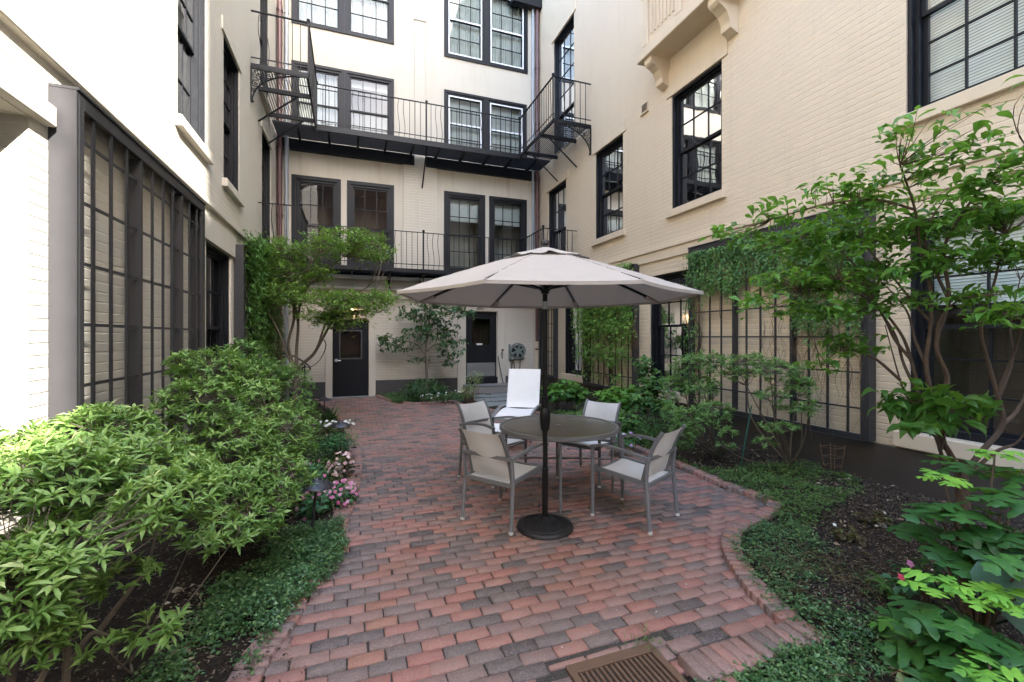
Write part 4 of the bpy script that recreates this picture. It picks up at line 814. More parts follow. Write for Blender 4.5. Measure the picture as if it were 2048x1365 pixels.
# ================================================================ PLANTS
GR = lambda a, b, c, d=None: [(0, a), (.5, b), (1, c)] if d is None else [(0, a), (.4, b), (.8, c), (1, d)]
M.update(
 pieris=leaf('pieris_leaf', GR((0.064,0.147,0.033), (0.154,0.288,0.064), (0.288,0.442,0.122), (0.512,0.589,0.256)), .42, .32),
 pieris2=leaf('pieris_leaf_mid_green', GR((0.058,0.141,0.036), (0.115,0.243,0.058), (0.218,0.371,0.090)), .45, .28),
 pierisr=leaf('narrow_shrub_leaf', GR((0.064,0.159,0.043), (0.137,0.281,0.071), (0.259,0.431,0.122)), .45, .28),
 treeleaf=leaf('fresh_tree_leaf', GR((0.081,0.184,0.034), (0.161,0.299,0.057), (0.265,0.414,0.092)), .5, .4),
 magnolia=leaf('dark_glossy_leaf', GR((0.019,0.062,0.022), (0.035,0.106,0.037), (0.075,0.175,0.062)), .35, .2),
 ivy=leaf('climbing_vine_leaf', GR((0.037,0.100,0.027), (0.075,0.188,0.044), (0.163,0.312,0.069)), .5, .25),
 hangvine=leaf('hanging_vine_leaf', GR((0.069,0.181,0.035), (0.138,0.288,0.050), (0.250,0.413,0.075)), .5, .35),
 dogwood=leaf('dogwood_leaf', GR((0.051,0.144,0.029), (0.101,0.266,0.043), (0.201,0.416,0.071)), .4, .45),
 oak=leaf('oakleaf_hydrangea_leaf', GR((0.019,0.075,0.022), (0.050,0.163,0.037), (0.163,0.413,0.056), (0.275,0.562,0.075)), .42, .3),
 bright=leaf('bright_hydrangea_leaf', GR((.05,.16,.03), (.10,.27,.04), (.22,.42,.06)), .5, .35),
 hyd=leaf('green_hydrangea_leaf', GR((0.037,0.106,0.027), (0.075,0.188,0.048), (0.163,0.325,0.075)), .5, .3),
 vinca=leaf('groundcover_leaf', GR((0.022,0.071,0.023), (0.057,0.144,0.047), (0.172,0.287,0.108)), .35, .2),
 vinca2=leaf('fine_groundcover_leaf', GR((0.031,0.079,0.021), (0.079,0.172,0.040), (0.187,0.302,0.079)), .5, .25),
 imp=leaf('impatiens_leaf', GR((.03,.10,.04), (.05,.17,.06), (.09,.25,.09)), .45, .3),
 bronzeleaf=leaf('bronze_begonia_leaf', GR((.03,.03,.012), (.07,.05,.02), (.08,.13,.03)), .3, .2),
 varieg=leaf('variegated_leaf', GR((.10,.18,.06), (.35,.42,.2), (.62,.62,.40)), .5, .3),
 hosta=leaf('bluish_broad_leaf', GR((.018,.065,.04), (.03,.09,.055), (.05,.12,.07)), .45, .2),
 fern=leaf('fern_frond', GR((.04,.13,.02), (.08,.2,.03), (.12,.26,.04)), .5, .3),
 pinkf=leaf('pink_petal', GR((.55,.12,.30), (.68,.25,.45), (.78,.48,.60)), .5, .3), palef=leaf('pale_pink_petal', GR((.72,.38,.40), (.80,.56,.55), (.85,.72,.70)), .5, .3),
 whitef=leaf('white_petal', GR((.7,.68,.66), (.8,.8,.78), (.85,.82,.85)), .5, .3), redf=leaf('red_petal', GR((.6,.05,.08), (.7,.08,.12), (.75,.2,.3)), .5, .3), lilacf=leaf('lilac_petal', GR((.55,.3,.65), (.65,.42,.72), (.75,.6,.8)), .5, .3),
 litter=leaf('dry_leaf', GR((.10,.065,.04), (.26,.19,.13), (.42,.36,.28)), .8, .1), chip=leaf('bark_chip', GR((.02,.013,.009), (.06,.04,.026), (.22,.17,.12)), .9, 0.),
 straw=leaf('dry_grass', GR((.12,.09,.05), (.24,.18,.10), (.36,.30,.19)), .8, .1), strap=leaf('strap_leaf', GR((.02,.06,.02), (.04,.10,.03), (.07,.15,.04)), .4, .2),
)
UP = np.array([0, 0, 1.])
def pth(pts, n=6): return cr([at(*p) for p in pts], n)
def limb_mesh(root, limbs, r0s, r1s, mat, name='trunk', n=9):
    m = MB()
    for l, a, b in zip(limbs, r0s, r1s):
        k = len(l); m.tube(l, [a+(b-a)*i/(k-1) for i in range(k)], n)
    return m.build(name, mat, root, smooth=True)
def shrub(name, label, cat, base, bl, nr, k, L, W, lm, bark, nl=5, tpl=T_ELL, shell=.55, up=.9, tone=(.1, .95), twr=.0035, r0=.014, limbs=None, group=None, el=(.05, 1.05), low=-.55):
    root = empty(name, base, label, cat, group); C, Nn, rad = in_blobs(bl, nr, shell)
    ok = C[:, 2] > .05
    for (c, a, b, h) in bl:                           # thin out what is buried inside a neighbouring clump
        q = C-c; e = ((q@RT)/a)**2+((q@FW)/b)**2+(q[:, 2]/h)**2; ok &= ~((e < .35) & (RNG.random(len(C)) < .7))
    ok &= (Nn[:, 2] > low) | (RNG.random(len(C)) < .3); ok &= (C[:, 0] > XL+.16) & (C[:, 0] < XR-.14)
    C, Nn, rad = C[ok], Nn[ok], rad[ok]
    if limbs is None:
        limbs = []
        for (c, a, b, h) in bl:
            for _ in range(nl):
                tgt = c+RT*RNG.uniform(-.5, .5)*a+FW*RNG.uniform(-.5, .5)*b+UP*h*RNG.uniform(-.4, .4); mid = base*.45+tgt*.55+RNG.normal(0, .05, 3); mid[2] = base[2]+(tgt[2]-base[2])*.45
                limbs.append(cr([base+RNG.normal(0, .02, 3)*(1, 1, 0), mid, tgt], 5))
    limb_mesh(root, limbs, [r0]*len(limbs), [twr*1.2]*len(limbs), bark, 'stem', 6)
    tw = twig_paths(limbs, C, .12, 4); tubes('twigs', tw, twr, twr*.4, bark, root, 4)
    A = nrm(Nn*.5+UP*up*1.25+rnd(len(C), .22)); P, D, U, Ls, T = rosettes(C, A, k, L, W, el)
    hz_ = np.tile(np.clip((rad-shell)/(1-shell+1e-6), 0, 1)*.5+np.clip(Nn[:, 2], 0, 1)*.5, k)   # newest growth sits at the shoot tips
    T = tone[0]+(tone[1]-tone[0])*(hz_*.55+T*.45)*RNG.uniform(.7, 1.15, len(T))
    leaves('foliage', P, D, U, Ls, W*Ls/L*RNG.uniform(.85, 1.15, len(Ls)), tpl, lm, T, root); return root
def spray_tree(name, label, cat, base, limbs, rr, bl, nt, m, L, W, lm, bark, tpl=T_SIMPLE, droop=.25, flat=.8, tone=(.1,.95), span=.3, group=None, twr=.005, shell=0., pos_jit=.03):
    root = empty(name, base, label, cat, group); limb_mesh(root, limbs, [a for a, b in rr], [b for a, b in rr], bark)
    C, Nn, rad = in_blobs(bl, nt, shell); ok = (C[:, 0] > XL+.12) & (C[:, 0] < XR-.1) & (C[:, 1] < YB-.1); C, Nn, rad = C[ok], Nn[ok], rad[ok]
    tw = twig_paths(limbs, C, .12, 6); tubes('branches', tw, twr, twr*.3, bark, root, 4)
    Ps = []; Ds = []; Us = []; Ts = []; bt = RNG.uniform(0, 1, len(C)); td = tw[:, -1]-tw[:, -2]; td[:, 2] *= 1-flat; td = nrm(td+rnd(len(C), .15)*(1, 1, .3)); sdv = nrm(np.cross(td, UP))
    for j in range(m):
        f = RNG.uniform(0, 1, len(C)); s = 1 if j % 2 else -1; P = C-td*(f*span)[:, None]+rnd(len(C), pos_jit)*(1, 1, .7); P[:, 2] -= (f*span*.08)
        D = td*RNG.uniform(.35, 1.1, len(C))[:, None]+sdv*s*RNG.uniform(.3, 1., len(C))[:, None]; D[:, 2] -= RNG.uniform(0, droop*2, len(C)); Ps.append(P); Ds.append(D); Us.append(UP+rnd(len(C), .3)); Ts.append(bt)
    P = np.concatenate(Ps); n = len(P); ok = (P[:, 0] > XL+.1) & (P[:, 0] < XR-.06); Ls = L*RNG.uniform(.55, 1.15, n)
    T = tone[0]+(tone[1]-tone[0])*(np.concatenate(Ts)*.5+RNG.random(n)*.5)
    leaves('crown', P[ok], np.concatenate(Ds)[ok], np.concatenate(Us)[ok], Ls[ok], (Ls*W/L)[ok], tpl, lm, T[ok], root); return root
# ---- left bed shrubs
b1 = at(150, 1420, 1.62); b1[2] = 0
bA = [blob(70,955,150,75,1.62,.34), blob(235,950,165,85,1.95,.36), blob(350,1000,85,75,1.78,.26), blob(205,865,90,55,2.2,.26), blob(60,900,90,50,2.0,.22), blob(40,1180,110,100,1.36,.2), blob(120,1090,120,60,1.5,.26), blob(60,1270,80,60,1.4,.14), blob(250,1150,60,30,1.75,.12)]
LA = [pth([(130,1400,1.6),(135,1280,1.62),(130,1210,1.66),(170,1180,1.72),(250,1110,1.85),(320,1040,1.95)]), pth([(130,1210,1.66),(100,1120,1.66),(80,1010,1.66)]), pth([(170,1180,1.72),(200,1080,1.8),(230,960,1.95),(210,880,2.15)]),
      pth([(200,1260,1.9),(260,1180,1.95),(300,1120,2.05),(330,960,2.2)]), pth([(135,1340,1.62),(180,1270,1.66),(220,1270,1.7)]), pth([(20,1390,1.45),(30,1290,1.42),(50,1180,1.38)]), pth([(60,1400,1.5),(95,1330,1.55),(130,1230,1.62)])]
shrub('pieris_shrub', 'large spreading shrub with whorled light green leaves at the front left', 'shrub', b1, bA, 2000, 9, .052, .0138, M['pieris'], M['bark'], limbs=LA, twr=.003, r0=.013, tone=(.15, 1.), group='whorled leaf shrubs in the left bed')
bE = [blob(310,1260,42,45,1.72,.08), blob(205,1290,40,30,1.62,.07), blob(400,1090,45,40,2.3,.1), blob(455,1060,50,40,2.5,.12)]
shrub('pieris_shoot', 'low green side shoot under the large front left shrub', 'shrub', G(250, 1330), bE, 60, 9, .062, .0165, M['pieris'], M['bark'], nl=1, r0=.006, twr=.002)
b2 = np.array([-.95, 3.9, 0.])
bB = [blob(420,735,75,42,3.65,.3), blob(400,810,85,65,3.35,.3), blob(480,800,85,70,3.8,.35), blob(470,895,95,70,3.3,.3), blob(560,880,70,75,3.6,.3), blob(550,965,75,65,3.15,.26), blob(455,990,85,60,2.9,.26), blob(520,1035,55,45,2.85,.18)]
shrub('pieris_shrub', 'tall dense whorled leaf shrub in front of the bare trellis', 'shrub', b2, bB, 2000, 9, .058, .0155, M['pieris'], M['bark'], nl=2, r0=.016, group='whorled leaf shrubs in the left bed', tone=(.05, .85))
b3 = np.array([-.95, 5.9, 0.])
bC = [blob(490,705,38,30,5.4,.3), blob(520,760,60,55,5.1,.35), blob(575,780,50,55,5.4,.35), blob(598,845,45,50,5.3,.3), blob(570,880,40,50,4.9,.3)]
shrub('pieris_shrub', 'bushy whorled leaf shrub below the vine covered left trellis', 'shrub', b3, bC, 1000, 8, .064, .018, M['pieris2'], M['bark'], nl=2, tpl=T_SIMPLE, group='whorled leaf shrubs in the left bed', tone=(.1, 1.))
# ---- trees
D0 = 8.5
LT = [pth([(594,860,D0),(593,800,D0),(592,745,D0)]), pth([(592,745,D0),(583,718,D0),(576,688,D0-.1),(588,640,D0-.2),(588,600,D0-.2),(602,555,D0-.3),(640,505,D0-.5)]),
      pth([(592,745,D0),(593,700,D0+.1),(596,645,D0+.2),(586,600,D0+.3),(560,555,D0+.3),(530,520,D0+.2)]), pth([(592,742,D0),(605,728,D0),(628,708,D0-.1),(648,672,D0-.2),(668,640,D0-.3),(705,600,D0-.4),(750,585,D0-.5)]),
      pth([(605,728,D0),(632,700,D0+.1),(655,640,D0+.2),(690,600,D0+.3),(735,575,D0+.3)]), pth([(590,740,D0),(572,705,D0-.1),(562,675,D0-.2),(540,630,D0-.3),(515,585,D0-.3)]), pth([(596,645,D0+.2),(605,590,D0+.1),(640,550,D0),(680,520,D0),(720,470,D0)]),
      pth([(588,600,D0-.2),(583,540,D0-.2),(584,500,D0-.1),(640,480,D0),(700,455,D0+.1)]), pth([(640,672,D0-.2),(652,690,D0-.2),(640,720,D0-.2),(620,735,D0-.2),(610,733,D0-.1)])]
bT = [blob(700,478,78,20,D0,.7), blob(735,505,60,12,D0,.5), blob(640,495,60,16,D0-.2,.6), blob(560,505,70,24,D0,.7), blob(520,540,50,35,D0-.2,.5), blob(600,545,70,18,D0,.8), blob(575,585,60,22,D0-.3,.6), blob(650,592,80,16,D0-.4,.7), blob(715,610,70,22,D0-.4,.7), blob(760,595,35,14,D0-.4,.4), blob(640,630,50,12,D0-.3,.4), blob(690,640,50,20,D0-.3,.4)]
tl = spray_tree('small_tree', 'multi stemmed small tree with layered light green leaves before the left door', 'tree', np.array([-1., 9.35, 0]), LT, [(.07,.055),(.034,.012),(.034,.012),(.034,.01),(.026,.008),(.026,.008),(.022,.007),(.018,.006),(.012,.006)], bT, 1150, 12, .088, .034, M['treeleaf'], M['bark'], span=.32, twr=.006, tone=(.05, 1.))
D1_ = 11.75
LM = [pth([(855,790,D1_),(853,740,D1_),(852,700,D1_),(857,655,D1_),(860,620,D1_)]), pth([(853,715,D1_),(835,690,D1_),(800,680,D1_)]), pth([(852,705,D1_),(870,690,D1_-.1),(905,685,D1_-.2)]), pth([(857,655,D1_),(880,635,D1_),(925,622,D1_-.2)]), pth([(856,665,D1_),(835,640,D1_),(810,625,D1_)]), pth([(854,730,D1_),(845,722,D1_),(838,715,D1_)])]
bM = [blob(858,635,45,30,D1_,.5), blob(840,665,35,18,D1_,.4), blob(800,688,38,14,D1_,.35), blob(905,690,34,22,D1_-.2,.4), blob(915,625,42,11,D1_-.3,.4), blob(880,610,50,12,D1_,.5), blob(815,625,25,12,D1_,.3), blob(775,680,18,12,D1_,.2), blob(895,722,18,10,D1_-.1,.2), blob(838,716,14,9,D1_,.15), blob(885,660,30,20,D1_,.3)]
spray_tree('small_tree', 'slender dark leaved tree against the rear wall between the two doors', 'tree', np.array([1.9, 11.7, 0]), LM, [(.04,.015),(.015,.006),(.015,.006),(.015,.006),(.014,.006),(.01,.004)], bM, 230, 9, .13, .062, M['magnolia'], M['bark'], span=.22, droop=.45, tone=(.05, 1.), twr=.005)
# dogwood on the right
LD = [pth([(1932,1095,3.48),(1926,1010,3.44),(1922,940,3.38)]), pth([(1922,945,3.38),(1885,885,3.32),(1850,850,3.3),(1838,790,3.3),(1822,720,3.3),(1800,665,3.25),(1745,600,3.2),(1680,560,3.1)]),
      pth([(1888,890,3.32),(1868,810,3.25),(1852,730,3.2),(1862,645,3.15),(1858,560,3.1),(1840,495,3.),(1830,420,2.85),(1800,330,2.7)]), pth([(1866,810,3.25),(1895,760,3.2),(1872,690,3.15),(1898,600,3.1),(1888,500,3.),(1930,420,2.9),(1990,345,2.8),(2050,290,2.7)]),
      pth([(1926,950,3.4),(1962,905,3.35),(2005,850,3.3),(1994,790,3.25),(1975,720,3.2),(1962,655,3.1),(1990,560,3.),(2010,470,2.9)]), pth([(2005,850,3.3),(2035,820,3.3),(2060,760,3.25),(2080,650,3.1)]),
      pth([(1926,960,3.4),(1990,905,3.3),(2040,880,3.2),(2080,800,3.1)]), pth([(1822,720,3.3),(1790,680,3.3),(1765,630,3.3),(1700,520,3.3),(1620,470,3.3)]), pth([(1862,645,3.15),(1830,610,3.2),(1790,560,3.2),(1720,480,3.2)]),
      pth([(1885,885,3.32),(1820,800,3.35),(1800,760,3.35),(1770,650,3.4)]), pth([(2000,790,3.25),(2025,720,3.2),(2020,650,3.1),(2040,560,3.)]), pth([(1830,420,2.85),(1750,400,2.9),(1650,410,3.1),(1540,440,3.3)]), pth([(1800,760,3.35),(1745,715,3.35),(1690,700,3.35),(1640,728,3.3)]), pth([(1852,730,3.2),(1830,680,3.25),(1812,620,3.25),(1760,560,3.3)]), pth([(1838,790,3.3),(1808,730,3.35),(1785,660,3.4),(1720,590,3.3),(1600,580,3.3)]),
      pth([(1872,690,3.15),(1880,640,3.1),(1920,600,3.),(1990,590,2.8)]), pth([(1994,790,3.25),(2030,700,3.1),(2040,640,2.8),(1990,625,2.6)]), pth([(1898,600,3.1),(1870,540,3.1),(1850,470,3.),(1900,380,2.9)])]
bD = [(*blob(*q[:6]), q[6]) for q in ((1470,462,55,10,3.4,.25,.5),(1560,425,60,9,3.3,.3,.6),(1650,372,55,8,3.1,.25,.6),(1560,475,80,18,3.4,.35,.5),(1660,440,80,14,3.2,.35,.6),(1750,400,80,14,3.,.35,.8),(1790,355,60,12,2.8,.28,.6),(1835,300,60,14,2.7,.28,.5),(1800,248,45,9,2.55,.18,.5),(1930,300,60,12,2.6,.25,.5),(1990,230,60,12,2.45,.2,.5),(2035,190,30,12,2.4,.15,.4),
      (1940,370,90,14,2.8,.35,.7),(2030,330,50,24,2.6,.25,.6),(1660,505,110,18,3.3,.4,.6),(1780,465,100,18,3.15,.4,1.),(1900,440,100,18,3.05,.4,.9),(2010,420,70,22,2.9,.35,.8),(1580,555,90,16,3.3,.3,.8),(1700,560,100,22,3.2,.4,.9),(1830,525,90,20,3.15,.4,1.),(1960,510,80,22,3.05,.4,.9),
      (1540,598,40,8,3.1,.2,1.4),(1660,615,90,14,3.25,.3,1.1),(1990,625,50,12,2.6,.22,1.2),(1790,600,60,12,3.2,.3,.9),(1700,690,50,16,3.35,.2,.8),(1660,725,40,8,3.3,.15,.4),(1960,590,60,16,3.,.3,.7))]
wts = 610
spray_tree('dogwood_tree', 'large multi stemmed dogwood tree with pointed leaves at the right edge', 'tree', G(1932,1095), LD, [(.05,.04),(.021,.005),(.019,.005),(.018,.004),(.022,.005),(.015,.004),(.016,.004),(.012,.004),(.012,.004),(.012,.003),(.011,.003),(.009,.003)]+[(.012,.003)]*6, bD, wts, 6, .09, .042, M['dogwood'], M['bark2'], tpl=T_BROAD, span=.17, droop=.14, tone=(0, 1.), twr=.0032)
bD2 = [blob(1810,800,55,22,3.1,.15), blob(1880,790,60,26,3.05,.18), blob(1940,800,40,16,3.1,.15), blob(1835,845,40,20,3.05,.12), blob(1900,840,30,18,3.05,.1)]
LD2 = [pth([(1895,960,3.4),(1880,900,3.3),(1860,850,3.2),(1830,810,3.1)]), pth([(1880,900,3.3),(1900,830,3.15),(1930,800,3.1)])]
spray_tree('dogwood_sapling', 'low spray of big dark leaves before the nearest right window', 'sapling', G(1895,1080), LD2, [(.015,.005)]*2, bD2, 36, 5, .13, .072, M['dogwood'], M['bark2'], tpl=T_BROAD, span=.12, droop=.5, tone=(0, .5), twr=.004)
# ---- vines
def vine(pl, label, areas, L, W, lm, group=None, stems=30, dead=None, nn=(.08, .24), tpl=T_SIMPLE, tone=(0, 1.), base=None, hang=.5):
    a0_ = areas[0]; root = empty('climbing_vine', pl.P((a0_[0]+a0_[1])/2, a0_[2], .1), label, 'vine', group); Ps = []
    for (u0, u1, z0, z1, n, th) in areas:
        U_ = RNG.uniform(u0, u1, n); Z_ = z0+(z1-z0)*RNG.power(1.25, n); f = sn(U_*4, Z_*3, 1.3, u0)*.8+sn(U_*11, Z_*2.2, 1.6, z0)*.6; e = (Z_-z0)/(z1-z0)
        k = f+e*1.4-.35 > th-RNG.random(n)*.5; Ps.append(np.array([pl.P(u, z, q) for u, z, q in zip(U_[k], Z_[k], RNG.uniform(nn[0], nn[1], k.sum())+.05*f[k])]))
    P = np.concatenate(Ps); n = len(P); out = V3(pl.P(0, 0, 1))-V3(pl.P(0, 0, 0)); al = V3(pl.P(1, 0, 0))-V3(pl.P(0, 0, 0))
    D = al*RNG.normal(0, .7, n)[:, None]+out*RNG.uniform(.1, .8, n)[:, None]-UP*RNG.uniform(.1, hang*2, n)[:, None]; U = out*.8+UP*.7+rnd(n, .3); Ls = L*RNG.uniform(.5, 1.2, n)
    T = tone[0]+(tone[1]-tone[0])*np.clip(RNG.random(n)*.7+.3*(sn(P[:, 1]*3, P[:, 2]*3, 1.)*.5+.5), 0, 1)
    leaves('foliage', P, D, U, Ls, Ls*W/L, tpl, lm, T, root)
    ps = []
    for _ in range(stems):
        A = areas[RNG.integers(len(areas))]; u = RNG.uniform(A[0], A[1]); z = A[3]-RNG.uniform(0, .3); zz = np.linspace(z, max(.05, A[2]-RNG.uniform(0, .3)), 12); ps.append([pl.P(u+.05*sin(q*5+u*9)+.03*sin(q*11), q, .1+.05*sin(q*4+u)) for q in zz])
    tubes('stems', ps, .006, .004, M['dry'], root, 5); return root
vine(PL, 'dense dark green vine filling the left trellis behind the small tree', [(8.2,11.2,.9,3.25,6500,-.5),(8.2,10.8,2.6,3.35,1500,-.6)], .085, .045, M['ivy'], nn=(.1,.34), stems=24)
vine(PR, 'fine leaved dark vine draped along the top of the large right trellis', [(3.3,5.95,2.05,2.98,10500,.3),(3.3,4.15,1.45,2.8,3600,.1),(5.75,6.05,1.0,3.0,350,-.2)], .05, .026, M['ivy'], nn=(.09,.2), stems=14)
vine(PR, 'light green vine hanging in strands over the second right trellis', [(7.55,9.75,.65,3.05,6500,.05),(7.5,9.9,1.7,3.1,3000,-.4),(7.4,7.6,1.5,2.2,120,-.5)], .07, .038, M['hangvine'], nn=(.1,.3), stems=50, tone=(0, 1.))
# dead tendrils on the large right trellis
dv = empty('dead_vine', PR.P(3.7, .3, .15), 'dry brown dead vine tangle at the near end of the large right trellis', 'dead vine'); ps = []
for k in range(46):
    u = RNG.uniform(3.3, 4.6); z1 = RNG.uniform(1.3, 2.3); z0 = RNG.uniform(.35, 1.2); ps.append([PR.P(u+.08*sin(q*4+k)+.04*sin(q*13+k), q, .13+.04*sin(q*6+k)) for q in np.linspace(z1, z0, 12)])
tubes('stems', ps, .0028, .0016, M['dry'], dv, 4)
n = 200; U_ = RNG.normal(3.75, .35, n); Z_ = RNG.uniform(.8, 2.2, n); P = np.array([PR.P(u, z, RNG.uniform(.1, .17)) for u, z in zip(np.clip(U_, 3.3, 4.9), Z_)])
leaves('dead_leaves', P, rnd(n)-(0, 0, .6), rnd(n), .022, .011, T_SIMPLE, M['litter'], RNG.uniform(0, .5, n), dv)
# ---- right bed shrubs
pr = dict(k=9, L=.058, W=.013, lm=M['pierisr'], bark=M['bark'], group='narrow leaved shrubs in the right bed')
shrub('narrow_leaf_shrub', 'narrow leaved shrub right of the middle window, beside the large trellis post', 'shrub', G(1420,905)*(1,1,0), [blob(1385,735,48,30,6.3,.3), blob(1350,780,30,30,6.3,.25), blob(1400,775,40,28,6.2,.3), blob(1420,720,35,20,6.3,.2)], 520, nl=2, tpl=T_SIMPLE, **pr)
shrub('narrow_leaf_shrub', 'rounded narrow leaved shrub behind the near right chair back', 'shrub', G(1440,915)*(1,1,0), [blob(1385,840,52,30,5.6,.28), blob(1430,825,40,24,5.6,.25), blob(1365,865,30,22,5.5,.2), blob(1455,865,22,12,5.4,.12), blob(1345,825,26,22,5.9,.2)], 520, nl=2, tpl=T_SIMPLE, **pr)
shrub('narrow_leaf_shrub', 'open narrow leaved shrub with bare crooked trunk before the large trellis', 'shrub', G(1578,935)*(1,1,0), [blob(1500,728,60,22,5.5,.28), blob(1555,742,55,22,5.3,.25), blob(1470,750,35,20,5.6,.2), blob(1600,775,32,26,5.2,.2), blob(1545,790,40,16,5.2,.18), blob(1585,820,30,16,5.1,.15), blob(1560,855,42,10,5.0,.15), blob(1530,885,26,12,5.1,.12), blob(1450,893,22,8,5.2,.1), blob(1620,815,20,20,5.,.12)], 640, tpl=T_SIMPLE, nl=1, **pr)
def clump(name, label, cat, px, bl, n, L, W, lm, tpl=T_SIMPLE, tone=(0, 1.), stems=12, fl=None, group=None, z=0., stem=None, upw=.9, shell=.35):
    base = G(*px); base[2] = 0; root = empty(name, base, label, cat, group); C, Nn, rad = in_blobs(bl, n, shell); ok = C[:, 2] > .02; C, Nn = C[ok], Nn[ok]; n = len(C)
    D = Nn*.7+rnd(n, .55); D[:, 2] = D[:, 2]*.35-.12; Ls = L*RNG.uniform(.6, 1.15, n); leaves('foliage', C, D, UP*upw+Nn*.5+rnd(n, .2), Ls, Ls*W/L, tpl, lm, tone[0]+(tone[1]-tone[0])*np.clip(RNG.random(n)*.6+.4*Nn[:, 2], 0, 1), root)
    ps = []
    for i in RNG.choice(n, min(stems, n), replace=False): t = C[i]; b = base+(RNG.normal(0, .04), RNG.normal(0, .04), 0)+(t-base)*(.35, .35, 0); ps.append([b*(1-q)+t*q+UP*.04*sin(pi*q) for q in np.linspace(0, 1, 5)])
    tubes('stems', ps, .004, .002, stem or M['dry'], root, 4)
    if fl: flowers(root, bl, *fl)
    return root
def flowers(root, bl, n, r, mat, name='blossoms', up=.15):
    C, Nn, rad = in_blobs(bl, n*3, .9); k = np.argsort(-(Nn[:, 2]-Nn@FW*.9+RNG.normal(0, .5, len(C))))[:n]; C = C[k]+Nn[k]*up*.15; n = len(C); A = nrm(Nn[k]*.6-FW*.6+UP*.5+rnd(n, .3)); a = nrm(np.cross(A, rnd(n))); b = np.cross(A, a); Ps = []; Ds = []; Us = []; tt = RNG.random(n); Ts = []
    for j in range(5): an = 2*pi*j/5; Ps.append(C); Ds.append(a*cos(an)+b*sin(an)-A*.1); Us.append(A); Ts.append(tt)
    rr = r*RNG.uniform(.75, 1.2, n*5); leaves(name, np.concatenate(Ps), np.concatenate(Ds), np.concatenate(Us), rr, rr*1.05, T_SIMPLE, mat, np.concatenate(Ts), root)
clump('hydrangea', 'bright yellow green leafy clump below the vine covered right trellis', 'shrub', (1240,850), [blob(1232,800,42,26,7.9,.35), blob(1260,790,30,20,8.,.3)], 520, .12, .12, M['bright'], T_MAPLE, (0, 1.))
clump('hydrangea', 'bright green leafy clump right of the lounge chair', 'shrub', (1135,815), [blob(1130,780,38,22,9.3,.35), blob(1105,785,25,16,9.3,.3), blob(1160,790,22,16,9.2,.3)], 420, .12, .11, M['bright'], T_MAPLE, (0, .8))
clump('hydrangea', 'tall dark green lobed plant before the middle right window', 'shrub', (1300,850), [blob(1290,735,22,24,7.6,.22), blob(1305,770,30,28,7.5,.26), blob(1280,800,30,24,7.3,.25), blob(1325,815,24,20,7.2,.2)], 420, .12, .11, M['hyd'], T_MAPLE, (0, 1.))
clump('hydrangea', 'medium green lobed plant behind the white chair on the right', 'shrub', (1215,870), [blob(1205,840,40,28,7.2,.3), blob(1250,840,35,26,6.9,.3), blob(1180,835,25,18,7.4,.25)], 520, .10, .09, M['hyd'], T_MAPLE, (.3, 1.))
clump('boxwood', 'small fine leaved bush behind the near right chair arm', 'shrub', (1310,880), [blob(1300,848,36,22,6.6,.28), blob(1335,860,28,18,6.4,.22), blob(1290,870,25,14,6.4,.2)], 1500, .028, .014, M['hyd'], T_SIMPLE, (0, .8), stems=30)
clump('impatiens', 'light green impatiens with lilac flowers right of the table', 'flowering plant', (1260,905), [blob(1250,880,30,16,6.1,.22), blob(1230,890,18,10,6.,.15)], 420, .055, .036, M['imp'], T_SIMPLE, (.3, 1.), fl=([blob(1245,850,16,14,6.1,.1)] and 10, .03, M['lilacf']))
clump('impatiens', 'white impatiens behind the lounge chair back on its right', 'flowering plant', (1110,812), [blob(1108,798,18,8,9.3,.15)], 90, .06, .04, M['imp'], fl=(14, .03, M['whitef']))
clump('low_shrub', 'dense low green planting between lounge chair and right wall', 'shrub', (1140,850), [blob(1150,835,40,16,8.,.4), blob(1110,828,25,10,8.6,.3), blob(1185,815,40,12,8.6,.3)], 1500, .035, .018, M['vinca2'], T_SIMPLE, (.1, 1.), stems=24)
# ---- rear bed
clump('hellebore', 'dark green hellebore clump at the foot of the slender tree', 'perennial', (850,808), [blob(848,775,36,15,11.,.4), blob(880,782,20,10,10.9,.25), blob(820,782,18,9,11,.25)], 420, .17, .045, M['magnolia'], T_SIMPLE, (.1, .9))
clump('variegated_bush', 'upright cream variegated bush left of the granite step', 'shrub', (943,808), [blob(945,765,16,22,10.6,.22), blob(935,785,18,14,10.6,.22), blob(957,755,10,14,10.6,.15)], 900, .05, .022, M['varieg'], T_SIMPLE, (0, 1.), stems=30)
clump('impatiens', 'white flowering clump between hellebore and variegated bush', 'flowering plant', (905,808), [blob(905,790,30,8,10.6,.3), blob(870,796,30,7,10.4,.3)], 420, .05, .03, M['vinca'], fl=(18, .024, M['whitef']))
# ---- left bed flowers
clump('begonia', 'pale pink flowering begonia with bronze leaves at the kerb', 'flowering plant', (690,960), [blob(683,930,24,22,5.05,.15), blob(668,945,16,16,5.,.12)], 300, .05, .04, M['bronzeleaf'], T_BROAD, (0, 1.), fl=(60, .022, M['palef']))
clump('impatiens', 'pink flowering impatiens spilling over the left kerb', 'flowering plant', (690,1030), [blob(684,992,28,26,4.25,.15), blob(665,1000,22,22,4.2,.14)], 420, .05, .034, M['imp'], T_ELL, (0, 1.), fl=(42, .021, M['pinkf']))
clump('impatiens', 'magenta flowering impatiens behind the nearest path light', 'flowering plant', (620,1030), [blob(625,955,34,28,4.3,.18), blob(590,975,20,30,4.1,.14), blob(630,1010,30,26,4.,.16)], 420, .06, .04, M['imp'], T_ELL, (0, .8), fl=(30, .022, M['pinkf']))
clump('low_shrub', 'small rounded green mound beside the second path light', 'shrub', (690,925), [blob(685,880,34,20,5.7,.2), blob(655,890,20,14,5.6,.16)], 900, .04, .022, M['imp'], T_SIMPLE, (0, 1.))
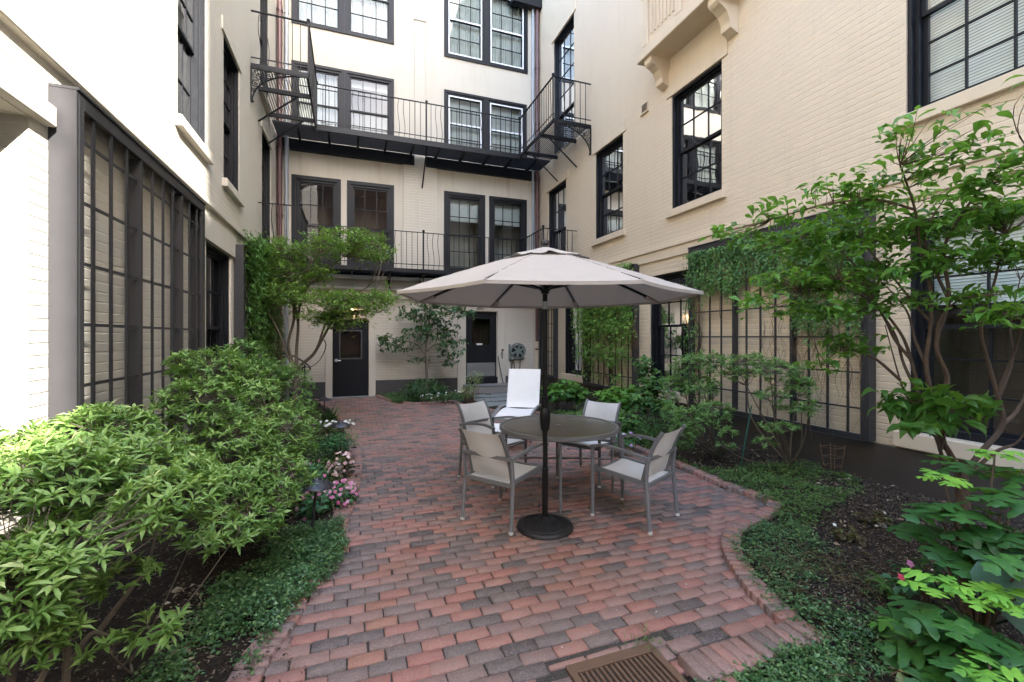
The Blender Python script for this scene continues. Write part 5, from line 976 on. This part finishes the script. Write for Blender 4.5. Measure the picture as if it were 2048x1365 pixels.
clump('impatiens', 'white flowering plant beyond the green mound in the left bed', 'flowering plant', (660,890), [blob(655,858,26,14,6.4,.2), blob(690,850,16,8,6.6,.14)], 260, .055, .04, M['bronzeleaf'], T_SIMPLE, (.3, 1.), fl=(16, .028, M['whitef']))
# strap leaved clump
def straps(label, px, n, L, mat, name='lily_clump', w=.014, cat='perennial', tone=(0, 1), par=None):
    b = G(*px); b[2] = 0; root = empty(name, b, label, cat); a = RNG.uniform(0, 2*pi, n); e = RNG.uniform(.7, 1.4, n); l = L*RNG.uniform(.6, 1.1, n); P = b+np.c_[RNG.normal(0, .05, n), RNG.normal(0, .05, n), np.zeros(n)]
    for s, (t0, t1) in enumerate(((0, .5), (.5, 1.))):
        pass
    D = np.c_[np.cos(a)*np.cos(e), np.sin(a)*np.cos(e), np.sin(e)]; T5 = ([(0,-.5,0),(0,.5,0),(.4,.5,.0),(.4,-.5,.0),(.75,.4,-.12),(.75,-.4,-.12),(1,0,-.34)], [(0,1,2,3),(3,2,4,5),(5,4,6)])
    U = UP*np.cos(e)[:, None]-np.c_[np.cos(a), np.sin(a), np.zeros(n)]*np.sin(e)[:, None]; leaves('blades', P, D, U, l, np.full(n, w), T5, mat, RNG.random(n), root); return root
straps('strappy leaved clump at the far end of the left bed', (660,845), 90, .42, M['strap'])
# ---- near right plants
def oakplant():
    base = G(1960, 1300); base[2] = 0; root = empty('oakleaf_hydrangea', base, 'large lobed oakleaf hydrangea with lime green tips at the bottom right', 'shrub')
    heads = [(1885,955,2.35,1),(1990,905,2.3,1),(1930,1010,2.25,.3),(2010,985,2.15,.3),(1870,1010,2.4,.2),(2030,1060,2.1,.2),(1960,1060,2.2,.1),(1870,1165,2.0,.9),(1960,1185,1.95,1),(2030,1200,1.85,1),(1900,1225,1.95,.35),(1990,1270,1.85,.2),(1850,1230,2.1,.2),(1930,1310,1.85,.3),(1870,1320,2.,.4),(2020,1330,1.75,.2),(1960,1370,1.8,.3),(1900,1390,1.85,.3),(2060,1120,1.9,.4),(1820,1290,2.15,.3),(1915,920,2.5,.2),(2045,940,2.3,.4),(1850,1050,2.5,.15),(1900,1090,2.3,.2),(1940,1120,2.2,.3),(1980,1340,1.7,.9),(1850,1370,2.0,.5),(1810,1250,2.3,.7),(1935,1250,2.0,.25)]
    Ps=[];Ds=[];Us=[];Ls=[];Ts=[];st=[]
    for (px, py, d, t_) in heads:
        c = at(px, py, d); st.append([base*(1-q)+c*q+UP*.1*sin(pi*q)*q for q in np.linspace(0, 1, 6)]); k = 7; a_0 = RNG.uniform(0, 6)
        for j in range(k):
            a = a_0+2*pi*j/k+RNG.uniform(-.2, .2); s = RNG.uniform(.7, 1.1)*(.10 if t_ > .8 else .15); D = RT*cos(a)+FW*sin(a)+UP*(RNG.uniform(.0, .25) if t_ > .8 else RNG.uniform(-.35, .05)); pe = c+D*.03-UP*(0 if j % 2 else .02)
            Ps.append(pe); Ds.append(D); Us.append(UP+RNG.normal(0, .18, 3)); Ls.append(s); Ts.append(np.clip(t_*RNG.uniform(.75, 1.05)+(.1 if t_ < .5 else 0)*RNG.random(), 0, 1))
    leaves('foliage', Ps, np.array(Ds), np.array(Us), np.array(Ls), np.array(Ls)*1.1, T_OAK, M['oak'], np.array(Ts), root); tubes('stems', st, .009, .004, M['bark2'], root, 7)
oakplant()
bh = G(1985, 1250); bh[2] = 0; hs = empty('broad_leaf_plant', bh, 'bluish round leaved plant behind the oakleaf hydrangea stems', 'perennial')
Ps = np.array([at(1985,1120,2.25), at(2040,1150,2.1), at(1995,1190,2.05), at(2050,1230,1.95), at(1960,1150,2.3)]); leaves('foliage', Ps-RT*.1, np.array([RT*.9+UP*.1-FW*.2]*5)+rnd(5, .2), np.array([UP*.6-FW*.6]*5)+rnd(5, .15), .26, .25, T_BROAD, M['hosta'], RNG.random(5), hs)
tubes('stalks', [[bh*(1-q)+p*q for q in np.linspace(0, 1, 5)] for p in Ps], .006, .005, M['hosta'], hs, 6)
clump('impatiens', 'impatiens with one pink and one red flower in the right bed', 'flowering plant', (1850,1190), [blob(1850,1150,50,26,2.5,.16), blob(1815,1165,30,18,2.45,.1), blob(1900,1140,30,20,2.55,.1)], 150, .055, .036, M['imp'], T_ELL, (0, .6))
root = bpy.data.objects[-1] if False else None
for px, py, d, mt, lb in ((1821,1128,2.42,'pinkf','blossom'), (1803,1155,2.38,'redf','blossom')):
    c = at(px, py, d); A = nrm(UP*.5-FW*.7); a = nrm(np.cross(A, UP)); b = np.cross(A, a); pr_ = [o for o in bpy.data.objects if o.get('label', '').startswith('impatiens with one pink')][0]
    leaves('blossom', [c]*5, np.array([a*cos(2*pi*j/5)+b*sin(2*pi*j/5) for j in range(5)]), np.array([A]*5), .022, .024, T_SIMPLE, M[mt], [.5]*5, pr_)
for i, (px, py, w) in enumerate(((1693,1068,1), (1752,1038,1), (1815,1345,0))):
    clump('begonia', ['grey leaved white begonia on the mulch, left of its pair', 'grey leaved white begonia on the mulch, nearer the wall', 'small pale leaved begonia at the bottom edge beside the oakleaf hydrangea'][i], 'flowering plant', (px, py+18), [blob(px, py, 30, 16, G(px, py+18)@FW, .1)], 46, .055, .05, M['bronzeleaf'] if i < 2 else M['varieg'], T_BROAD, (.3, .8), stems=8, fl=(2, .014, M['whitef']))
fb = G(1800, 1215); fb[2] = 0; fr = empty('fern', fb, 'small bright green fern frond pair in the right bed', 'fern'); P=[];D=[];U=[];LL=[]
for k, a in enumerate((2.9, 3.5, 2.2, .6)):
    dr = RT*cos(a)+FW*sin(a)
    for q in np.linspace(.1, 1, 22):
        for s in (-1, 1): P.append(fb+dr*.2*q+UP*(.12*sin(q*2.2)+.03)); D.append(np.cross(dr, UP)*s+dr*.35); U.append(UP+dr*.2); LL.append(.055*(1.05-q))
leaves('fronds', P, np.array(D), np.array(U), np.array(LL), np.array(LL)*.3, T_SIMPLE, M['fern'], RNG.uniform(.3, 1, len(P)), fr)
tubes('stems', [[fb+(RT*cos(a)+FW*sin(a))*.2*q+UP*(.12*sin(q*2.2)+.03) for q in np.linspace(0, 1, 8)] for a in (2.9, 3.5, 2.2, .6)], .002, .001, M['fern'], fr, 4)
# ---- ground cover, litter (nobody could count these)
def cover(name, polys, n, L, W, mat, tone=(0, 1.), hgt=.07, thr=-.2, freq=3., k=5, kind='stuff', flat=.5, spill=0):
    Ps = []
    for pg in polys:
        pg = [gw(*p) if p[1] > 700 else p for p in pg]; X = np.array(pg); x = RNG.uniform(X[:, 0].min(), X[:, 0].max(), n); y = RNG.uniform(X[:, 1].min(), X[:, 1].max(), n); f = sn(x, y, freq, 1.3)+.5*sn(x, y, freq*3, .3)
        ok = inside(x, y, pg) & (f > thr+RNG.normal(0, .15, n)); ok &= (x > XL+.05) & (x < XR-.05); x, y, f = x[ok], y[ok], f[ok]; Ps.append(np.c_[x, y, .02+hgt*np.clip(f-thr, 0, 1)*RNG.random(len(x))+.01])
    C = np.concatenate(Ps); nn = len(C); P = np.repeat(C, k, 0)+np.repeat(rnd(nn, .3)*(L, L, .1*L), k, 0)+rnd(nn*k, 1)*(L*.7, L*.7, L*.25); P[:, 2] = np.maximum(P[:, 2], .012); N = len(P)
    D = rnd(N)*(1, 1, flat*.6)+(0, 0, flat*.3); Ls = L*RNG.uniform(.6, 1.2, N); o = leaves(name, P, D, UP+rnd(N, .35), Ls, Ls*W/L, T_SIMPLE, mat, tone[0]+(tone[1]-tone[0])*RNG.random(N)); tag(o, kind=kind); return o
def tg(o, l, c): return tag(o, l, c)
tg(cover('groundcover', [[(682,1050),(692,1100),(676,1140),(640,1180),(596,1222),(562,1262),(517,1330),(490,1400),(250,1400),(330,1330),(380,1290),(430,1200),(520,1110),(600,1060)]], 6500, .026, .014, M['vinca'], (0, 1.), .10, -.5, 2.2, 5), 'small leaved dark groundcover spilling over the left kerb', 'groundcover')
tg(cover('groundcover', [[(1470,1060),(1560,1030),(1640,1090),(1800,1180),(1830,1365),(1440,1400),(1640,1275),(1585,1262),(1545,1225),(1500,1180),(1475,1130),(1455,1090)]], 4600, .024, .012, M['vinca'], (0, 1.), .06, -.35, 2.6, 5), 'patchy dark groundcover along the curved right kerb', 'groundcover')
tg(cover('groundcover', [[(1345,925),(1450,950),(1560,935),(1690,940),(1730,985),(1690,1010),(1640,1040),(1600,1100),(1545,1015),(1440,968)]], 6000, .028, .013, M['vinca2'], (0, 1.), .09, -.55, 2.2, 5), 'fine green groundcover in the far part of the right bed', 'groundcover')
tg(cover('groundcover', [[(1350,1400),(1480,1330),(1640,1285),(1760,1400)]], 1000, .026, .014, M['vinca'], (.1, 1.), .03, -.1, 3., 5), 'glossy groundcover outside the near right kerb', 'groundcover')
tg(cover('groundcover', [[(757,793),(785,801),(825,806),(865,805),(900,802),(920,808),(930,795),(760,790)],[(1.0,10.9),(2.2,10.9),(2.3,11.6),(.8,11.9)]], 2600, .035, .02, M['vinca'], (.1, .9), .08, -.8, 2., 5), 'dark low groundcover in the small rear bed', 'groundcover')
tg(cover('groundcover', [[(3.85,5.0),(4.6,5.0),(5.2,8.5),(3.95,8.3)],[(-.75,4.2),(-.12,4.6),(-.05,6.5),(-.4,9.),(-1.,9.)]], 3200, .034, .02, M['vinca2'], (0, .9), .08, -.5, 2., 4), 'low green cover between the shrubs of both beds', 'groundcover')
tg(cover('dry_grass', [[(1480,1110),(1700,1120),(1800,1250),(1820,1380),(1620,1400),(1700,1300),(1600,1250),(1520,1180)]], 1100, .07, .0028, M['straw'], (0, 1.), .03, -.3, 3., 3, flat=.25), 'thin dry grass stalks among the right groundcover', 'dry grass')
tg(cover('bark_mulch', [[(-1.7,1.),(0,1.),(-.3,2.8),(0,4.),(.1,5.5),(-.2,9.),(-1.7,9.)],[(3.8,2.8),(5.35,1.5),(5.35,6.5),(3.9,6.5)],[(2.5,1.2),(5.3,1.2),(5.3,3.2),(3.7,3.1),(2.7,2.4)]], 6500, .018, .008, M['chip'], (0, 1.), .006, -2., 3., 4, flat=.2), 'dark bark mulch chips on the soil', 'mulch')
tg(cover('leaf_litter', [[(1600,985),(1760,960),(1900,1010),(1900,1180),(1750,1150),(1640,1110)],[(3.8,3.3),(5.2,3.),(5.2,5.5),(3.9,5.5)],[(300,1365),(420,1365),(460,1150),(330,1200)]], 200, .05, .022, M['litter'], (.1, 1.), .01, -2., 3., 1, flat=.2), 'scattered dry tan leaves on the mulch', 'leaf litter')
straps('tuft of grass growing at the corner of the drain grate', (1292,1284), 60, .035, M['vinca2'], 'grass_tuft', .004, 'weed')
kx = K[RNG.integers(len(K), size=260)]; X = kx[:, 0]+RNG.normal(0, .16, 260); Y = kx[:, 1]+RNG.normal(0, .16, 260); ok = inside(X, Y, POLY) & (Y > 1.6); X, Y = X[ok], Y[ok]; n = len(X)
o = leaves('paving_litter', np.c_[X, Y, np.full(n, .006)], rnd(n)*(1, 1, .15), UP+rnd(n, .25), RNG.uniform(.008, .026, n), .007, T_SIMPLE, M['litter'], RNG.random(n)*.9); tag(o, 'bits of dry leaf and bark lying along the kerbs on the paving', 'leaf litter', kind='stuff')
n = 60; X = RNG.uniform(.3, 3.2, n); Y = RNG.uniform(2., 6., n); ok = inside(X, Y, POLY); X, Y = X[ok], Y[ok]; n = len(X)
o = leaves('petal_litter', np.c_[X, Y, np.full(n, .004)], rnd(n)*(1, 1, .1), UP+rnd(n, .2), .014, .007, T_SIMPLE, M['whitef'], RNG.random(n)); tag(o, 'tiny pale petals and debris scattered on the brick paving', 'debris', kind='stuff')
EXPO = 3.65
# ================================================================ LIGHT AND CAMERA
w = bpy.data.worlds.new('World'); SC.world = w; w.use_nodes = True; nt = w.node_tree; bg = nt.nodes['Background']
sun_v = nrm(np.array([1., -2.2, 1.3])); el = math.asin(sun_v[2]); az = math.atan2(sun_v[0], sun_v[1])
sk = nt.nodes.new('ShaderNodeTexSky'); sk.sky_type = 'NISHITA'; sk.sun_disc = False; sk.sun_elevation = el; sk.sun_rotation = az; sk.dust_density = 1.6; sk.ozone_density = .8; sk.air_density = 1.
nt.links.new(sk.outputs[0], bg.inputs[0]); bg.inputs[1].default_value = .15
L = bpy.data.lights.new('sun', 'SUN'); L.energy = 2.2; L.angle = R_(.5); L.color = (1, .95, .88); lo = bpy.data.objects.new('sun', L); COL.objects.link(lo)
import mathutils
lo.rotation_euler = mathutils.Vector(sun_v).to_track_quat('Z', 'Y').to_euler(); lo.location = (8, -8, 12)
cd = bpy.data.cameras.new('camera'); co = bpy.data.objects.new('camera', cd); COL.objects.link(co); SC.camera = co
co.location = (0, 0, CAMH); co.rotation_euler = (pi/2, 0, -TH); cd.sensor_width = 36; cd.lens = F/2048*36; cd.shift_y = -8.5/2048; cd.clip_start = .05; cd.clip_end = 300
vs = SC.view_settings; vs.view_transform = 'Standard'; vs.look = 'None'; vs.exposure = EXPO; vs.gamma = 1
cy = SC.cycles; cy.max_bounces = 10; cy.diffuse_bounces = 5; cy.glossy_bounces = 4; cy.transparent_max_bounces = 12; cy.transmission_bounces = 4; cy.sample_clamp_indirect = 6; cy.use_denoising = True; cy.caustics_reflective = False; cy.caustics_refractive = False
